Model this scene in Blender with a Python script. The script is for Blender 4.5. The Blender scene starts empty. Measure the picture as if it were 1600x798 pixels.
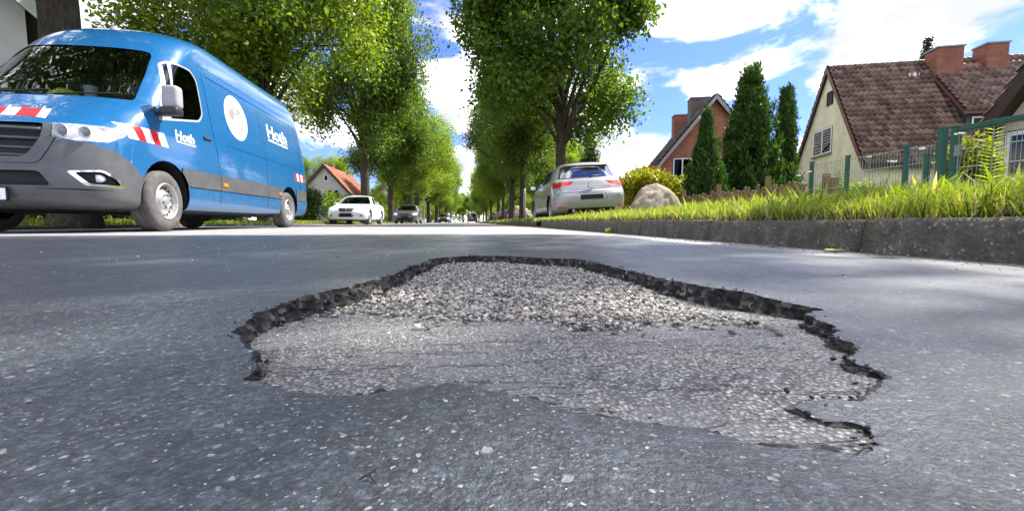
import bpy, bmesh, math, random
import numpy as np
from mathutils import Vector, Matrix, noise
from mathutils.geometry import delaunay_2d_cdt

random.seed(7)
RNG = np.random.default_rng(7)
R = math.radians
SC = bpy.context.scene
COL = SC.collection

# ------------------------------------------------------------------ camera, sky, sun, exposure
cam = bpy.data.cameras.new('Camera')
camo = bpy.data.objects.new('Camera', cam)
COL.objects.link(camo)
cam.sensor_width = 36.0
cam.lens = 36.0 * 660 / 1600
cam.clip_start = 0.01
cam.clip_end = 4000
camo.location = (0, 0, 0.11)
camo.rotation_euler = (math.pi / 2 - math.atan(52 / 660), 0, -math.atan(65 / 660))
SC.camera = camo

SUN = Vector((0.88, 0.40, 1.25)).normalized()
EXPOSURE = 2.3
SKY_STRENGTH = 0.15
world = bpy.data.worlds.new('World')
SC.world = world
world.use_nodes = True
wn, wl = world.node_tree.nodes, world.node_tree.links
wn.clear()
wout = wn.new('ShaderNodeOutputWorld')
wbg = wn.new('ShaderNodeBackground')
wl.new(wbg.outputs[0], wout.inputs[0])
sky = wn.new('ShaderNodeTexSky')
sky.sky_type = 'NISHITA'
sky.sun_disc = False
sky.sun_elevation = math.asin(SUN.z)
sky.sun_rotation = math.atan2(SUN.x, SUN.y)
sky.air_density = 1.0
sky.dust_density = 0.4
sky.ozone_density = 3.0
wtc = wn.new('ShaderNodeTexCoord')
wmap = wn.new('ShaderNodeMapping')
wmap.inputs['Location'].default_value = (0.37, 4.2, 0.6)
wmap.inputs['Scale'].default_value = (1.0, 1.0, 1.9)
wl.new(wtc.outputs['Generated'], wmap.inputs[0])
wno = wn.new('ShaderNodeTexNoise')
wno.inputs['Scale'].default_value = 3.3
wno.inputs['Detail'].default_value = 7.0
wno.inputs['Roughness'].default_value = 0.56
wno.inputs['Distortion'].default_value = 0.25
wl.new(wmap.outputs[0], wno.inputs[0])
wrmp = wn.new('ShaderNodeValToRGB')
wrmp.color_ramp.elements[0].position = 0.43
wrmp.color_ramp.elements[1].position = 0.53
wrmp.color_ramp.interpolation = 'EASE'
wl.new(wno.outputs[0], wrmp.inputs[0])
wno2 = wn.new('ShaderNodeTexNoise')
wno2.inputs['Scale'].default_value = 7.0
wno2.inputs['Detail'].default_value = 5.0
wl.new(wmap.outputs[0], wno2.inputs[0])
wr2 = wn.new('ShaderNodeValToRGB')
wr2.color_ramp.elements[0].position = 0.36
wr2.color_ramp.elements[0].color = (1.30, 1.33, 1.38, 1)
wr2.color_ramp.elements[1].position = 0.6
wr2.color_ramp.elements[1].color = (4.6, 4.6, 4.6, 1)
wl.new(wno2.outputs[0], wr2.inputs[0])
wtint = wn.new('ShaderNodeMix'); wtint.data_type = 'RGBA'; wtint.blend_type = 'MULTIPLY'
wtint.inputs[0].default_value = 1.0
wtint.inputs[7].default_value = (0.175, 0.21, 0.45, 1)
wl.new(sky.outputs[0], wtint.inputs[6])
wmix = wn.new('ShaderNodeMix'); wmix.data_type = 'RGBA'
wl.new(wrmp.outputs[0], wmix.inputs[0])
wl.new(wtint.outputs[2], wmix.inputs[6])
wl.new(wr2.outputs[0], wmix.inputs[7])
wl.new(wmix.outputs[2], wbg.inputs[0])
wbg.inputs[1].default_value = SKY_STRENGTH

sl = bpy.data.lights.new('Sun', 'SUN')
sl.energy = 2.5
sl.angle = R(0.53)
sl.color = (1.0, 0.95, 0.87)
slo = bpy.data.objects.new('Sun', sl)
COL.objects.link(slo)
slo.rotation_euler = SUN.to_track_quat('Z', 'Y').to_euler()
SC.view_settings.view_transform = 'Standard'
SC.view_settings.look = 'None'
SC.view_settings.exposure = EXPOSURE
SC.view_settings.gamma = 1.0
SC.view_settings.use_curve_mapping = False
SC.cycles.max_bounces = 6
SC.cycles.transparent_max_bounces = 12
SC.cycles.use_denoising = True

# ------------------------------------------------------------------ material helpers
class NT:
    def __init__(s, name):
        s.m = bpy.data.materials.new(name)
        s.m.use_nodes = True
        s.t = s.m.node_tree
        s.t.nodes.clear()
        s.out = s.n('ShaderNodeOutputMaterial')
        s._tc = None
    def n(s, typ, **kw):
        nd = s.t.nodes.new(typ)
        for k, v in kw.items():
            setattr(nd, k, v)
        return nd
    def l(s, a, b):
        s.t.links.new(a, b)
    def put(s, sock, v):
        if isinstance(v, bpy.types.NodeSocket):
            s.l(v, sock)
        else:
            if sock.type == 'RGBA' and len(v) == 3:
                v = (*v, 1)
            sock.default_value = v
    def tc(s, which='Object'):
        if s._tc is None:
            s._tc = s.n('ShaderNodeTexCoord')
        return s._tc.outputs[which]
    def geo(s, which):
        return s.n('ShaderNodeNewGeometry').outputs[which]
    def noise(s, scale, detail=4, rough=0.55, vec=None, out=0, dist=0.0):
        nd = s.n('ShaderNodeTexNoise')
        nd.inputs['Scale'].default_value = scale
        nd.inputs['Detail'].default_value = detail
        nd.inputs['Roughness'].default_value = rough
        nd.inputs['Distortion'].default_value = dist
        s.l(vec if vec is not None else s.tc(), nd.inputs['Vector'])
        return nd.outputs[out]
    def voro(s, scale, feature='F1', vec=None, out='Distance', rand=1.0):
        nd = s.n('ShaderNodeTexVoronoi', feature=feature)
        nd.inputs['Scale'].default_value = scale
        nd.inputs['Randomness'].default_value = rand
        s.l(vec if vec is not None else s.tc(), nd.inputs['Vector'])
        return nd.outputs[out]
    def scaled(s, sc, vec=None, loc=(0, 0, 0), rot=(0, 0, 0)):
        nd = s.n('ShaderNodeMapping')
        nd.inputs['Scale'].default_value = sc
        nd.inputs['Location'].default_value = loc
        nd.inputs['Rotation'].default_value = rot
        s.l(vec if vec is not None else s.tc(), nd.inputs['Vector'])
        return nd.outputs[0]
    def ramp(s, fac, stops, interp='LINEAR'):
        nd = s.n('ShaderNodeValToRGB')
        cr = nd.color_ramp
        cr.interpolation = interp
        while len(cr.elements) < len(stops):
            cr.elements.new(0.5)
        for e, (p, c) in zip(cr.elements, stops):
            e.position = p
            e.color = (c, c, c, 1) if isinstance(c, (int, float)) else (*c, 1)
        s.l(fac, nd.inputs[0])
        return nd.outputs[0]
    def mix(s, fac, a, b, mode='MIX'):
        nd = s.n('ShaderNodeMix', data_type='RGBA', blend_type=mode)
        s.put(nd.inputs[0], fac); s.put(nd.inputs[6], a); s.put(nd.inputs[7], b)
        return nd.outputs[2]
    def math(s, op, a, b=0.0, c=None):
        nd = s.n('ShaderNodeMath', operation=op)
        s.put(nd.inputs[0], a); s.put(nd.inputs[1], b)
        if c is not None: s.put(nd.inputs[2], c)
        return nd.outputs[0]
    def sep(s, vec=None):
        nd = s.n('ShaderNodeSeparateXYZ')
        s.l(vec if vec is not None else s.tc(), nd.inputs[0])
        return nd.outputs
    def bump(s, h, strength=0.5, dist=0.01, normal=None):
        nd = s.n('ShaderNodeBump')
        nd.inputs['Strength'].default_value = strength
        nd.inputs['Distance'].default_value = dist
        s.l(h, nd.inputs['Height'])
        if normal is not None: s.l(normal, nd.inputs['Normal'])
        return nd.outputs[0]
    def pbr(s, col, rough=0.6, metal=0.0, spec=0.5, normal=None, coat=0.0, emis=None, alpha=None):
        nd = s.n('ShaderNodeBsdfPrincipled')
        s.put(nd.inputs['Base Color'], col)
        s.put(nd.inputs['Roughness'], rough)
        s.put(nd.inputs['Metallic'], metal)
        s.put(nd.inputs['Specular IOR Level'], spec)
        nd.inputs['Coat Weight'].default_value = coat
        nd.inputs['Coat Roughness'].default_value = 0.04
        if normal is not None: s.l(normal, nd.inputs['Normal'])
        return nd.outputs[0]
    def done(s, sh):
        s.l(sh, s.out.inputs[0])
        return s.m

def simple(name, col, rough=0.6, metal=0.0, spec=0.5, var=0.12, scale=6.0, bump=0.0, bscale=60.0, coat=0.0):
    t = NT(name)
    nz = t.noise(scale, 5, 0.6)
    c = t.mix(1.0, col, t.ramp(nz, [(0.3, 1 - var), (0.7, 1 + var)]), 'MULTIPLY')
    nrm = t.bump(t.noise(bscale, 4, 0.6), bump, 0.01) if bump else None
    rr = t.math('ADD', t.math('MULTIPLY', t.noise(scale * 2.3, 4), 0.18), rough - 0.09)
    return t.done(t.pbr(c, rr, metal, spec, nrm, coat))

def carpaint(name, col, rough=0.32, metal=0.0, dirt=0.25):
    t = NT(name)
    z = t.sep()[2]
    nz = t.noise(9, 6, 0.65)
    d = t.math('MULTIPLY', t.ramp(z, [(0.2, 1.0), (0.75, 0.12)]), t.ramp(nz, [(0.35, 0.1), (0.75, 1.0)]))
    c = t.mix(t.math('MULTIPLY', d, dirt), col, (0.22, 0.20, 0.17))
    rr = t.math('ADD', t.math('MULTIPLY', d, 0.3), t.math('ADD', t.math('MULTIPLY', t.noise(14, 5), 0.08), rough))
    wav = t.bump(t.noise(2.2, 2), 0.035, 0.05)
    return t.done(t.pbr(c, rr, metal, 0.5, wav, coat=0.9))

def glass(name, tint=(0.25, 0.3, 0.28), refl=1.0):
    t = NT(name)
    tr = t.n('ShaderNodeBsdfTransparent'); tr.inputs[0].default_value = (*tint, 1)
    gl = t.n('ShaderNodeBsdfGlossy'); gl.inputs['Roughness'].default_value = 0.02
    gl.inputs['Color'].default_value = (0.95, 0.97, 1.0, 1)
    fr = t.n('ShaderNodeFresnel'); fr.inputs['IOR'].default_value = 1.52
    t.l(t.bump(t.noise(1.6, 2), 0.02, 0.05), gl.inputs['Normal'])
    mx = t.n('ShaderNodeMixShader')
    t.l(t.math('MULTIPLY', fr.outputs[0], refl), mx.inputs[0])
    t.l(tr.outputs[0], mx.inputs[1]); t.l(gl.outputs[0], mx.inputs[2])
    return t.done(mx.outputs[0])

def leafmat(name, dark, light, transl=0.45, gloss=0.35, sat=(0.6, 1.0, 0.08)):
    t = NT(name)
    rnd = t.geo('Random Per Island')
    big = t.ramp(t.noise(1.3, 4, 0.65), [(0.3, 0.0), (0.7, 1.0)])
    f = t.math('ADD', t.math('MULTIPLY', rnd, 0.42), t.math('MULTIPLY', big, 0.62))
    c = t.ramp(f, [(0.15, dark), (0.55, [(a + b) / 2 for a, b in zip(dark, light)]), (0.95, light)])
    p = t.pbr(c, 0.42, 0, gloss)
    tr = t.n('ShaderNodeBsdfTranslucent')
    t.l(t.mix(1.0, c, (1.35 * sat[0] / 0.6, 1.45 * sat[1], 0.55 * sat[2] / 0.08), 'MULTIPLY'), tr.inputs[0])
    mx = t.n('ShaderNodeMixShader'); mx.inputs[0].default_value = transl
    t.l(p, mx.inputs[1]); t.l(tr.outputs[0], mx.inputs[2])
    return t.done(mx.outputs[0])

M = {}
def lin(r, g, b):
    return tuple(((c / 255 + 0.055) / 1.055) ** 2.4 if c > 10 else c / 255 / 12.92 for c in (r, g, b))
M['blue'] = carpaint('van_blue_paint', (0.006, 0.100, 0.260), 0.2)
M['white_paint'] = carpaint('white_car_paint', (0.72, 0.73, 0.74), 0.25)
M['silver'] = carpaint('silver_car_paint', (0.36, 0.36, 0.345), 0.30, metal=0.55)
M['dark_paint'] = carpaint('dark_car_paint', (0.030, 0.032, 0.036), 0.25)
M['grey_paint'] = carpaint('grey_car_paint', (0.07, 0.075, 0.08), 0.25)
M['plastic'] = simple('grey_bumper_plastic', (0.080, 0.082, 0.085), 0.40, var=0.2, bump=0.05, bscale=300)
M['black'] = simple('black_plastic', (0.012, 0.012, 0.013), 0.45)
M['gap'] = simple('dark_gap', (0.006, 0.007, 0.009), 0.8)
M['tyre'] = simple('tyre_rubber', (0.085, 0.08, 0.075), 0.85, var=0.35, scale=14, bump=0.3, bscale=90)
M['steel'] = simple('steel_wheel', (0.42, 0.42, 0.42), 0.42, 0.6, var=0.3, scale=18)
M['chrome'] = simple('chrome', (0.75, 0.76, 0.78), 0.15, 1.0, var=0.05)
M['glass'] = glass('car_glass', (0.55, 0.60, 0.57), 1.5)
M['rear_glass'] = glass('rear_glass', (0.22, 0.25, 0.25), 4.5)
M['dark_glass'] = glass('dark_car_glass', (0.10, 0.12, 0.12), 1.1)
t = NT('lamp_cover')
tr_ = t.n('ShaderNodeBsdfTransparent'); pb_ = t.pbr((0.80, 0.82, 0.84), 0.12, 0.0, 0.8)
mx_ = t.n('ShaderNodeMixShader'); t.l(t.ramp(t.noise(16, 3, 0.6), [(0.35, 0.15), (0.65, 0.55)]), mx_.inputs[0]); t.l(tr_.outputs[0], mx_.inputs[1]); t.l(pb_, mx_.inputs[2])
M['lamp'] = t.done(mx_.outputs[0])
M['lamp_in'] = simple('lamp_reflector', (0.82, 0.83, 0.85), 0.3, 0.2)
M['red_lamp'] = simple('red_lamp', (0.72, 0.02, 0.02), 0.15, coat=1.0, var=0.3, scale=25)
M['dred_lamp'] = simple('dark_red_lamp', (0.36, 0.010, 0.012), 0.15, coat=1.0, var=0.3, scale=25)
M['orange_lamp'] = simple('orange_lamp', (0.75, 0.20, 0.02), 0.3, var=0.2)
M['film_white'] = simple('white_film', (0.80, 0.80, 0.80), 0.35, var=0.05)
M['film_red'] = simple('red_film', (0.62, 0.012, 0.018), 0.35, var=0.08)
M['film_grey'] = simple('grey_film', (0.20, 0.20, 0.22), 0.35, var=0.05)
M['film_pink'] = simple('pale_red_film', (0.70, 0.20, 0.18), 0.35, var=0.1)
M['interior'] = simple('dark_interior', (0.02, 0.02, 0.022), 0.8)
M['vest'] = simple('yellow_vest', (0.62, 0.80, 0.02), 0.7)
M['paper'] = simple('paper', (0.7, 0.7, 0.66), 0.8)
M['mirror_grey'] = simple('mirror_housing', (0.30, 0.30, 0.31), 0.45, var=0.08)
M['bark'] = None

# ------------------------------------------------------------------ mesh helpers
def link(name, me, mat=None, parent=None):
    o = bpy.data.objects.new(name, me)
    COL.objects.link(o)
    if mat is not None:
        me.materials.append(mat)
    if parent is not None:
        o.parent = parent
    return o
def tag(o, label=None, cat=None, group=None, kind=None):
    for k, v in (('label', label), ('category', cat), ('group', group), ('kind', kind)):
        if v: o[k] = v
    return o
def empty(name, loc=(0, 0, 0), rz=0.0):
    o = bpy.data.objects.new(name, None)
    o.empty_display_size = 0.2
    COL.objects.link(o)
    o.location = loc
    o.rotation_euler = (0, 0, rz)
    return o
def copy_tree(o, parent=None):
    c = o.copy(); COL.objects.link(c); c.parent = parent
    for ch in list(o.children):
        copy_tree(ch, c)
    return c
def np_mesh(name, V, F, smooth=False):
    """V (n,3), F (m,k) with the same vertex count in every face"""
    V = np.asarray(V, dtype=np.float32); F = np.asarray(F, dtype=np.int32)
    me = bpy.data.meshes.new(name)
    me.vertices.add(len(V)); me.vertices.foreach_set('co', V.ravel())
    k = F.shape[1]
    me.loops.add(F.size); me.loops.foreach_set('vertex_index', F.ravel())
    me.polygons.add(len(F)); me.polygons.foreach_set('loop_start', np.arange(0, F.size, k, dtype=np.int32))
    if smooth:
        me.polygons.foreach_set('use_smooth', np.ones(len(F), dtype=bool))
    me.update(calc_edges=True)
    me.validate()
    return me

class MB:
    def __init__(s): s.v = []; s.f = []
    def add(s, vs, fs):
        b = len(s.v); s.v += [tuple(p) for p in vs]; s.f += [[b + i for i in f] for f in fs]; return s
    def box(s, a, b, mtx=None):
        x0, y0, z0 = a; x1, y1, z1 = b
        vs = [Vector(p) for p in ((x0, y0, z0), (x1, y0, z0), (x1, y1, z0), (x0, y1, z0), (x0, y0, z1), (x1, y0, z1), (x1, y1, z1), (x0, y1, z1))]
        if mtx is not None: vs = [mtx @ p for p in vs]
        return s.add(vs, [(0, 3, 2, 1), (4, 5, 6, 7), (0, 1, 5, 4), (1, 2, 6, 5), (2, 3, 7, 6), (3, 0, 4, 7)])
    def tube(s, pts, rad, n=8, cap=True):
        pts = [Vector(p) for p in pts]
        if not isinstance(rad, (list, tuple)): rad = [rad] * len(pts)
        rings = []
        up = Vector((0.31, 0.2, 0.93))
        for i, p in enumerate(pts):
            d = (pts[min(i + 1, len(pts) - 1)] - pts[max(i - 1, 0)]).normalized()
            a = d.cross(up)
            if a.length < 1e-3: a = d.cross(Vector((1, 0, 0)))
            a.normalize(); b = d.cross(a)
            rings.append([p + (a * math.cos(2 * math.pi * k / n) + b * math.sin(2 * math.pi * k / n)) * rad[i] for k in range(n)])
        vs = [q for r in rings for q in r]
        fs = [(i * n + k, i * n + (k + 1) % n, (i + 1) * n + (k + 1) % n, (i + 1) * n + k) for i in range(len(pts) - 1) for k in range(n)]
        if cap:
            fs += [tuple(reversed(range(n))), tuple((len(pts) - 1) * n + k for k in range(n))]
        return s.add(vs, fs)
    def lathe(s, prof, n=32, axis='x', c=(0, 0, 0), arc=None):
        """prof: (along axis, radius)"""
        c = Vector(c); full = arc is None
        a0, a1 = arc if arc else (0, 2 * math.pi)
        m = n if full else n + 1
        vs = []
        for (h, r) in prof:
            for k in range(m):
                t = a0 + (a1 - a0) * k / n
                if axis == 'x': vs.append(c + Vector((h, r * math.cos(t), r * math.sin(t))))
                elif axis == 'y': vs.append(c + Vector((r * math.cos(t), h, r * math.sin(t))))
                else: vs.append(c + Vector((r * math.cos(t), r * math.sin(t), h)))
        fs = [(i * m + k, i * m + (k + 1) % m, (i + 1) * m + (k + 1) % m, (i + 1) * m + k) for i in range(len(prof) - 1) for k in range(n)]
        return s.add(vs, fs)
    def prism(s, poly, fn):
        """poly: list of 2D points, fn(u, v, w) -> 3D point for w in (0, 1)"""
        n = len(poly)
        vs = [fn(u, v, 0) for u, v in poly] + [fn(u, v, 1) for u, v in poly]
        fs = [tuple(range(n)), tuple(reversed(range(n, 2 * n)))] + [(k, (k + 1) % n, n + (k + 1) % n, n + k) for k in range(n)]
        return s.add(vs, fs)
    def mesh(s, name, smooth=False, bevel=0.0, seg=2, angle=None):
        me = bpy.data.meshes.new(name)
        me.from_pydata(s.v, [], s.f)
        bm = bmesh.new(); bm.from_mesh(me)
        bmesh.ops.recalc_face_normals(bm, faces=bm.faces)
        if bevel:
            bmesh.ops.bevel(bm, geom=[e for e in bm.edges if len(e.link_faces) == 2 and e.calc_face_angle(0) > 0.5], offset=bevel, segments=seg, profile=0.6, affect='EDGES', clamp_overlap=True)
        if smooth:
            for f in bm.faces: f.smooth = True
            if angle:
                for e in bm.edges:
                    if len(e.link_faces) == 2 and e.calc_face_angle(0) > angle: e.smooth = False
        bm.to_mesh(me); bm.free()
        return me
    def build(s, name, mat, parent=None, **kw):
        return link(name, s.mesh(name, **kw), mat, parent)

def text_mesh(txt, size, bold=0.0):
    cu = bpy.data.curves.new('lettering', 'FONT')
    cu.body = txt; cu.size = size; cu.offset = bold; cu.resolution_u = 3
    cu.align_x = 'LEFT'
    o = bpy.data.objects.new('lettering', cu); COL.objects.link(o)
    bpy.context.view_layer.update()
    me = bpy.data.meshes.new_from_object(o.evaluated_get(bpy.context.evaluated_depsgraph_get()))
    bpy.data.objects.remove(o)
    me.materials.clear()
    return me

# ------------------------------------------------------------------ surface materials
def m_asphalt():
    t = NT('asphalt')
    p = t.tc()
    x, y, z = t.sep()
    # tree shade put into the colour of the near road, paler where sunlit: rounded rectangle with a ragged edge
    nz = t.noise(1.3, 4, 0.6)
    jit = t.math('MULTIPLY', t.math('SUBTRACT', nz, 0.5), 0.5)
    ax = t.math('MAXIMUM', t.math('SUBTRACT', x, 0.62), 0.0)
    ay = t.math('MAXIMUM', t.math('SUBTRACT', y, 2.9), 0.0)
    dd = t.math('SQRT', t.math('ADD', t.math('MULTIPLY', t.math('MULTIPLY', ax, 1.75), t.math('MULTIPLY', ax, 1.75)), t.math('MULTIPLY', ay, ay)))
    shade_mask = t.ramp(t.math('ADD', dd, jit), [(0.86, 1.0), (1.0, 0.0)])
    fine = t.noise(420, 3, 0.7)
    med = t.noise(38, 5, 0.65)
    big = t.noise(2.2, 4, 0.6)
    old = t.mix(1.0, (0.235, 0.232, 0.228), t.ramp(fine, [(0.3, 0.6), (0.7, 1.35)]), 'MULTIPLY')  # paler tone for the sunlit road outside the painted shade
    old = t.mix(1.0, old, t.ramp(big, [(0.3, 0.85), (0.7, 1.12)]), 'MULTIPLY')
    new = t.mix(1.0, (0.052, 0.062, 0.073), t.ramp(med, [(0.25, 0.55), (0.75, 1.5)]), 'MULTIPLY')  # darker bluish tone standing for the road in tree shade
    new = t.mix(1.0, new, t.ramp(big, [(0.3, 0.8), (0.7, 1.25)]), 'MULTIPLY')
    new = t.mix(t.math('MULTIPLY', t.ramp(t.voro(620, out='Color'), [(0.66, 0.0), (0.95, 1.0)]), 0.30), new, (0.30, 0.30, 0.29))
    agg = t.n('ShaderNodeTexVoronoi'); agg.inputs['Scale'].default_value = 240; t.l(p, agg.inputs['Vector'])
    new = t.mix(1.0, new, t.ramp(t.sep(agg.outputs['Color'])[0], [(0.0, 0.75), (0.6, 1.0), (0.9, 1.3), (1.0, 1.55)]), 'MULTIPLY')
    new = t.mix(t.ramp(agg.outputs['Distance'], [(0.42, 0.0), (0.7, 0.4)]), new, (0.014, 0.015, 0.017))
    c = t.mix(shade_mask, old, new)
    pit = t.math('MULTIPLY', t.ramp(t.noise(70, 4, 0.7), [(0.62, 0.0), (0.70, 1.0)]), 0.55)
    c = t.mix(t.math('MULTIPLY', pit, shade_mask), c, (0.012, 0.012, 0.013))
    # pale aggregate stones showing through the bitumen
    warp = t.n('ShaderNodeVectorMath', operation='ADD')
    t.l(p, warp.inputs[0])
    wsc = t.n('ShaderNodeVectorMath', operation='SCALE'); wsc.inputs['Scale'].default_value = 0.006
    t.l(t.noise(130, 2, out=1), wsc.inputs[0]); t.l(wsc.outputs[0], warp.inputs[1])
    wv = warp.outputs[0]
    stones = None
    for sc, r, keep in ((46, 0.10, 0.82), (90, 0.23, 0.76), (190, 0.28, 0.68), (420, 0.30, 0.66)):
        v = t.n('ShaderNodeTexVoronoi'); v.inputs['Scale'].default_value = sc
        t.l(wv, v.inputs['Vector'])
        sel = t.math('GREATER_THAN', t.sep(v.outputs['Color'])[0], keep)
        rad = t.math('MULTIPLY', t.sep(v.outputs['Color'])[1], r)
        m = t.math('MULTIPLY', t.math('LESS_THAN', v.outputs['Distance'], t.math('ADD', rad, 0.03)), sel)
        colr = t.ramp(t.sep(v.outputs['Color'])[2], [(0.0, (0.20, 0.20, 0.19)), (0.5, (0.38, 0.37, 0.35)), (0.8, (0.42, 0.36, 0.31)), (1.0, (0.66, 0.66, 0.64))])
        mm = t.math('MULTIPLY', t.math('MULTIPLY', m, 0.95), t.ramp(t.noise(600, 2), [(0.3, 0.55), (0.6, 1.0)]))
        c = t.mix(mm, c, colr)
        stones = m if stones is None else t.math('MAXIMUM', stones, m)
    vst = t.n('ShaderNodeTexVoronoi'); vst.inputs['Scale'].default_value = 230; t.l(wv, vst.inputs['Vector'])
    h = t.math('ADD', t.math('ADD', t.math('MULTIPLY', fine, 1.1), t.math('MULTIPLY', med, 0.5)), t.math('MULTIPLY', vst.outputs['Distance'], -0.4))
    nrm = t.bump(h, 0.55, 0.0028)
    streak = t.noise(9, 4, 0.6, vec=t.scaled((1.0, 0.35, 1.0)))
    rough = t.math('ADD', t.ramp(streak, [(0.3, 0.30), (0.7, 0.50)]), t.math('MULTIPLY', t.math('SUBTRACT', 1.0, shade_mask), 0.35))
    return t.done(t.pbr(c, rough, 0, 0.55, nrm))
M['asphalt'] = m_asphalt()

def m_floor():
    t = NT('exposed_old_course')
    v = t.n('ShaderNodeTexVoronoi'); v.inputs['Scale'].default_value = 300
    t.l(t.tc(), v.inputs['Vector'])
    big = t.noise(5, 4, 0.6)
    c = t.ramp(t.sep(v.outputs['Color'])[0], [(0.0, (0.16, 0.153, 0.142)), (0.4, (0.32, 0.307, 0.282)), (0.8, (0.48, 0.46, 0.42)), (1.0, (0.74, 0.715, 0.66))])
    c = t.mix(t.ramp(v.outputs['Distance'], [(0.28, 0.0), (0.60, 0.85)]), c, (0.06, 0.058, 0.055))
    # bitumen still stuck in broad smears
    c = t.mix(t.math('MULTIPLY', t.ramp(big, [(0.42, 0.0), (0.62, 0.7)]), 1.0), c, (0.24, 0.24, 0.24))
    # worn cracks running across
    cr = t.noise(7, 5, 0.65, vec=t.scaled((0.35, 1.6, 1.0)))
    crack = t.ramp(t.math('ABSOLUTE', t.math('SUBTRACT', cr, 0.5)), [(0.0, 1.0), (0.010, 0.0)])
    c = t.mix(t.math('MULTIPLY', crack, 0.75), c, (0.03, 0.03, 0.03))
    h = t.math('SUBTRACT', t.math('SUBTRACT', t.math('MULTIPLY', t.noise(260, 4, 0.7), 0.7), v.outputs['Distance']), t.math('MULTIPLY', crack, 1.0))
    return t.done(t.pbr(c, 0.6, 0, 0.45, t.bump(h, 0.9, 0.004)))
M['floor'] = m_floor()
t = NT('gravel_stone')
rnd = t.geo('Random Per Island')
c = t.ramp(rnd, [(0.0, (0.045, 0.043, 0.04)), (0.25, (0.14, 0.132, 0.12)), (0.6, (0.30, 0.282, 0.25)), (0.85, (0.44, 0.415, 0.37)), (0.93, (0.36, 0.285, 0.22)), (1.0, (0.68, 0.66, 0.61))])
c = t.mix(1.0, c, t.ramp(t.noise(240, 3), [(0.3, 0.75), (0.7, 1.2)]), 'MULTIPLY')
M['stone'] = t.done(t.pbr(c, 0.75, 0, 0.3, t.bump(t.noise(500, 3), 0.3, 0.002)))
t = NT('broken_bitumen')
c = t.ramp(t.voro(110, out='Color'), [(0.2, (0.009, 0.009, 0.009)), (0.6, (0.028, 0.027, 0.026)), (0.75, (0.07, 0.064, 0.056)), (0.92, (0.20, 0.185, 0.16))])
h = t.math('ADD', t.noise(160, 5, 0.7), t.voro(110))
M['bitumen'] = t.done(t.pbr(c, 0.55, 0, 0.35, t.bump(h, 1.0, 0.006)))

def m_kerb():
    t = NT('kerb_concrete')
    v = t.n('ShaderNodeTexVoronoi'); v.inputs['Scale'].default_value = 75
    t.l(t.tc('Object'), v.inputs['Vector'])
    v2 = t.n('ShaderNodeTexVoronoi'); v2.inputs['Scale'].default_value = 34
    t.l(t.tc('Object'), v2.inputs['Vector'])
    base = t.ramp(t.noise(14, 6, 0.7), [(0.3, (0.05, 0.046, 0.036)), (0.55, (0.11, 0.10, 0.080)), (0.75, (0.18, 0.165, 0.13))])
    st = t.ramp(t.sep(v.outputs['Color'])[0], [(0.4, (0.07, 0.066, 0.058)), (0.75, (0.17, 0.16, 0.14)), (1.0, (0.32, 0.305, 0.27))])
    c = t.mix(t.ramp(v.outputs['Distance'], [(0.32, 0.75), (0.42, 0.0)]), base, st)
    big = t.math('MULTIPLY', t.math('LESS_THAN', t.math('ADD', v2.outputs['Distance'], t.math('MULTIPLY', t.noise(90, 3), 0.25)), 0.32), t.math('GREATER_THAN', t.sep(v2.outputs['Color'])[1], 0.8))
    c = t.mix(t.math('MULTIPLY', big, 0.55), c, t.ramp(t.sep(v2.outputs['Color'])[2], [(0, (0.30, 0.24, 0.2)), (1, (0.5, 0.48, 0.44))]))
    moss = t.ramp(t.noise(5, 5, 0.65), [(0.5, 0.0), (0.7, 0.6)])
    c = t.mix(moss, c, (0.055, 0.065, 0.03))
    h = t.math('ADD', t.math('MULTIPLY', v.outputs['Distance'], -0.8), t.math('ADD', t.noise(120, 5, 0.7), t.math('MULTIPLY', v2.outputs['Distance'], -0.5)))
    return t.done(t.pbr(c, 0.85, 0, 0.3, t.bump(h, 1.0, 0.006)))
M['kerb'] = m_kerb()
t = NT('soil_and_turf')
c = t.ramp(t.noise(3.0, 6, 0.65), [(0.3, (0.045, 0.060, 0.014)), (0.55, (0.085, 0.115, 0.022)), (0.75, (0.12, 0.13, 0.04))])
c = t.mix(t.ramp(t.noise(25, 4), [(0.45, 0.0), (0.7, 0.6)]), c, (0.11, 0.085, 0.05))
M['turf'] = t.done(t.pbr(c, 0.95, 0, 0.15, t.bump(t.noise(40, 6, 0.7), 0.8, 0.05)))
t = NT('grass_blade')
rnd = t.geo('Random Per Island')
c = t.ramp(rnd, [(0.0, (0.09, 0.14, 0.012)), (0.35, (0.17, 0.235, 0.022)), (0.7, (0.27, 0.33, 0.038)), (0.88, (0.38, 0.38, 0.08)), (0.95, (0.46, 0.39, 0.17)), (1.0, (0.50, 0.42, 0.24))])
pb = t.pbr(c, 0.5, 0, 0.3)
tr = t.n('ShaderNodeBsdfTranslucent'); t.l(t.mix(1.0, c, (1.4, 1.45, 0.7), 'MULTIPLY'), tr.inputs[0])
mx = t.n('ShaderNodeMixShader'); mx.inputs[0].default_value = 0.5
t.l(pb, mx.inputs[1]); t.l(tr.outputs[0], mx.inputs[2])
M['grass'] = t.done(mx.outputs[0])
t = NT('dead_straw')
c = t.ramp(t.geo('Random Per Island'), [(0.0, (0.05, 0.035, 0.02)), (0.5, (0.14, 0.10, 0.05)), (1.0, (0.34, 0.27, 0.15))])
M['straw'] = t.done(t.pbr(c, 0.9, 0, 0.1))
t = NT('bark')
bx = t.scaled((1, 1, 0.22))
hb = t.noise(22, 6, 0.7, vec=bx)
c = t.ramp(hb, [(0.3, (0.030, 0.024, 0.018)), (0.55, (0.085, 0.068, 0.050)), (0.75, (0.15, 0.125, 0.095))])
c = t.mix(t.ramp(t.noise(2.5, 4), [(0.5, 0.0), (0.75, 0.5)]), c, (0.07, 0.085, 0.045))
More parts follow.
